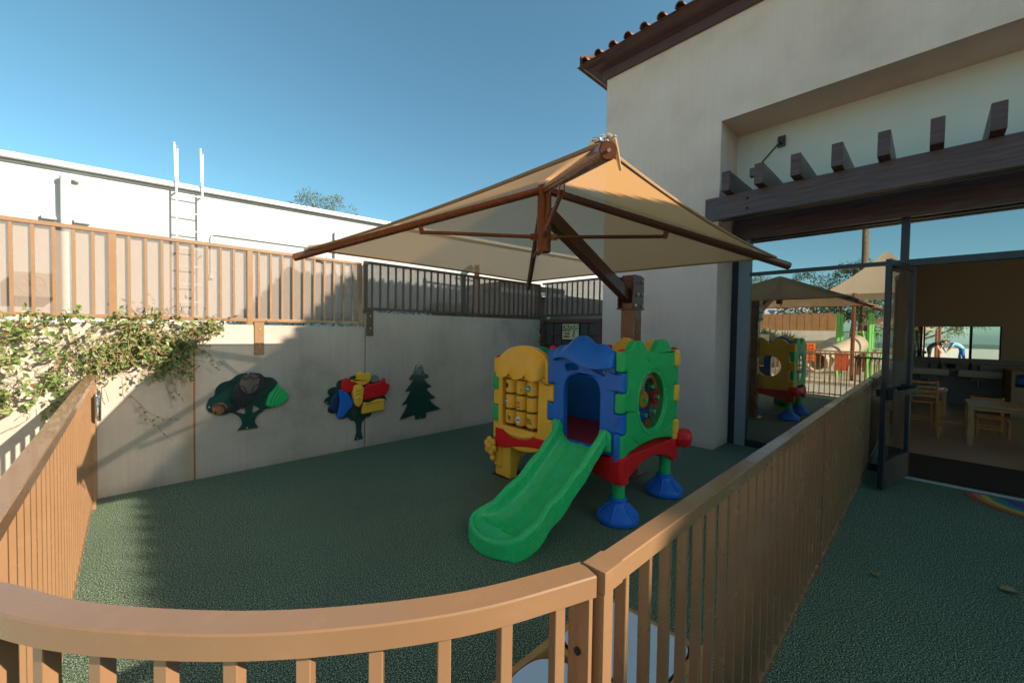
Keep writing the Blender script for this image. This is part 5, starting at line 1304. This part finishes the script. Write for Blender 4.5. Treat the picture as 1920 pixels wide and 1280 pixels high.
# side fence and people reflected in the classroom mirror
sf = thing('side_wall', 'tall plain grey wall lengthened to block low sky light, seen in the classroom mirror', 'wall', (-4, -4.2, 0))
MB().box(-9, 3.5, -4.35, -4.2, 0, 2.1, .01).build('panel', M['block'], sf)  # moved back and lengthened to block low sky glow on the railing
MB().box(-9, 3.5, -4.37, -4.18, 2.101, 2.15, .006).build('coping', M['fascia'], sf)
def person(label, loc, rot, topm, botm, skin_arms=True):
    t = thing('person', label, 'person', loc)
    V = [(0,0,.92),(0.0,.0,1.02),(.16,0,1.20),(.34,0,1.30),(.44,0,1.32),(.52,0,1.30),   # pelvis .. head base
         (-.02,.10,.86),(.04,.11,.48),(-.04,.11,.08),(.10,.12,.03),(-.02,-.10,.86),(-.06,-.11,.48),(-.16,-.11,.08),(-.02,-.12,.03),
         (.34,.18,1.27),(.42,.22,1.02),(.52,.16,.80),(.34,-.18,1.27),(.46,-.20,1.04),(.58,-.12,.84)]
    Ed = [(0,1),(1,2),(2,3),(3,4),(4,5),(0,6),(6,7),(7,8),(8,9),(0,10),(10,11),(11,12),(12,13),(3,14),(14,15),(15,16),(3,17),(17,18),(18,19)]
    Rr = [.13,.125,.13,.125,.055,.05,.09,.065,.042,.03,.09,.065,.042,.03,.055,.042,.03,.055,.042,.03]
    me = bpy.data.meshes.new('body'); me.from_pydata(V, Ed, []); o = bpy.data.objects.new('body', me); col.objects.link(o); me.materials.append(botm)
    sk = o.modifiers.new('skin', 'SKIN'); 
    for i, r in enumerate(Rr): me.skin_vertices[0].data[i].radius = (r, r*(1.25 if i in (1,2,3) else 1))
    me.skin_vertices[0].data[0].use_root = True
    ss = o.modifiers.new('sub', 'SUBSURF'); ss.levels = 2; ss.render_levels = 2
    dg = bpy.context.evaluated_depsgraph_get(); dg.update(); m2 = bpy.data.meshes.new_from_object(o.evaluated_get(dg), depsgraph=dg); bpy.data.objects.remove(o)
    # head, hair, hands joined to the body surface
    b = bmesh.new(); b.from_mesh(m2); 
    hb = MB(); hb.bm.free(); hb.bm = b
    hb.sphere((.60,0,1.33), .098, (1.12,.85,1.0), 18, 12); hb.sphere((.68,0,1.27), .022, (1,.7,.7), 8, 6)
    for hx, hy, hz in ((.53,.155,.77),(.60,-.115,.81)):
        hb.sphere((hx,hy,hz), .035, (.8,.5,1.2), 10, 8)
        for f_ in range(4): hb.cyl((hx+.008*f_-.012,hy,hz-.03),(hx+.010*f_,hy,hz-.09+.006*abs(f_-1.5)), .009, .006, 6)
        hb.cyl((hx,hy-.02,hz),(hx+.035,hy-.03,hz-.045), .010, .007, 6)
    body = hb.build('body', botm); body.data.materials.append(topm); body.data.materials.append(M['skin'])
    for p in body.data.polygons:
        c = p.center
        if c.x > .47 or (skin_arms and c.z < 1.12 and c.x > .36): p.material_index = 2
        elif c.z > 1.0 or (c.x > .3): p.material_index = 1
    body.parent = t
    h = MB(); h.sphere((.585,0,1.365), .108, (1.1,.92,.85), 18, 12); h.sphere((.50,0,1.40), .05, (1.2,.8,.8), 10, 8); ho = h.build('hair', M['hair']); ho.parent = t
    t.rotation_euler = (0,0,rot)
person('person in a black short-sleeved top bending forward, seen in the classroom mirror', (-5.0, -.02, 0), -pi/2+.35, M['cloth_black'], M['cloth_black'])
person('person in a light blue top and blue trousers bending forward, seen in the classroom mirror', (-5.1, -1.25, 0), pi/2-.25, M['cloth_lblue'], M['cloth_blue'])
# unseen building block added behind the camera to cut low sky light
sw = thing('sky_light_blocker', 'long taupe block added behind the side wall to cut low sky light', 'building', (-4, -15, 0))
MB().box(-16, 4.5, -18, -14, 0, 5.0, .02).build('wall', M['stucco'], sw)
MB().box(-16.3, 4.8, -18.3, -13.6, 5.001, 5.25, .02).build('roof', M['terracotta'], sw)
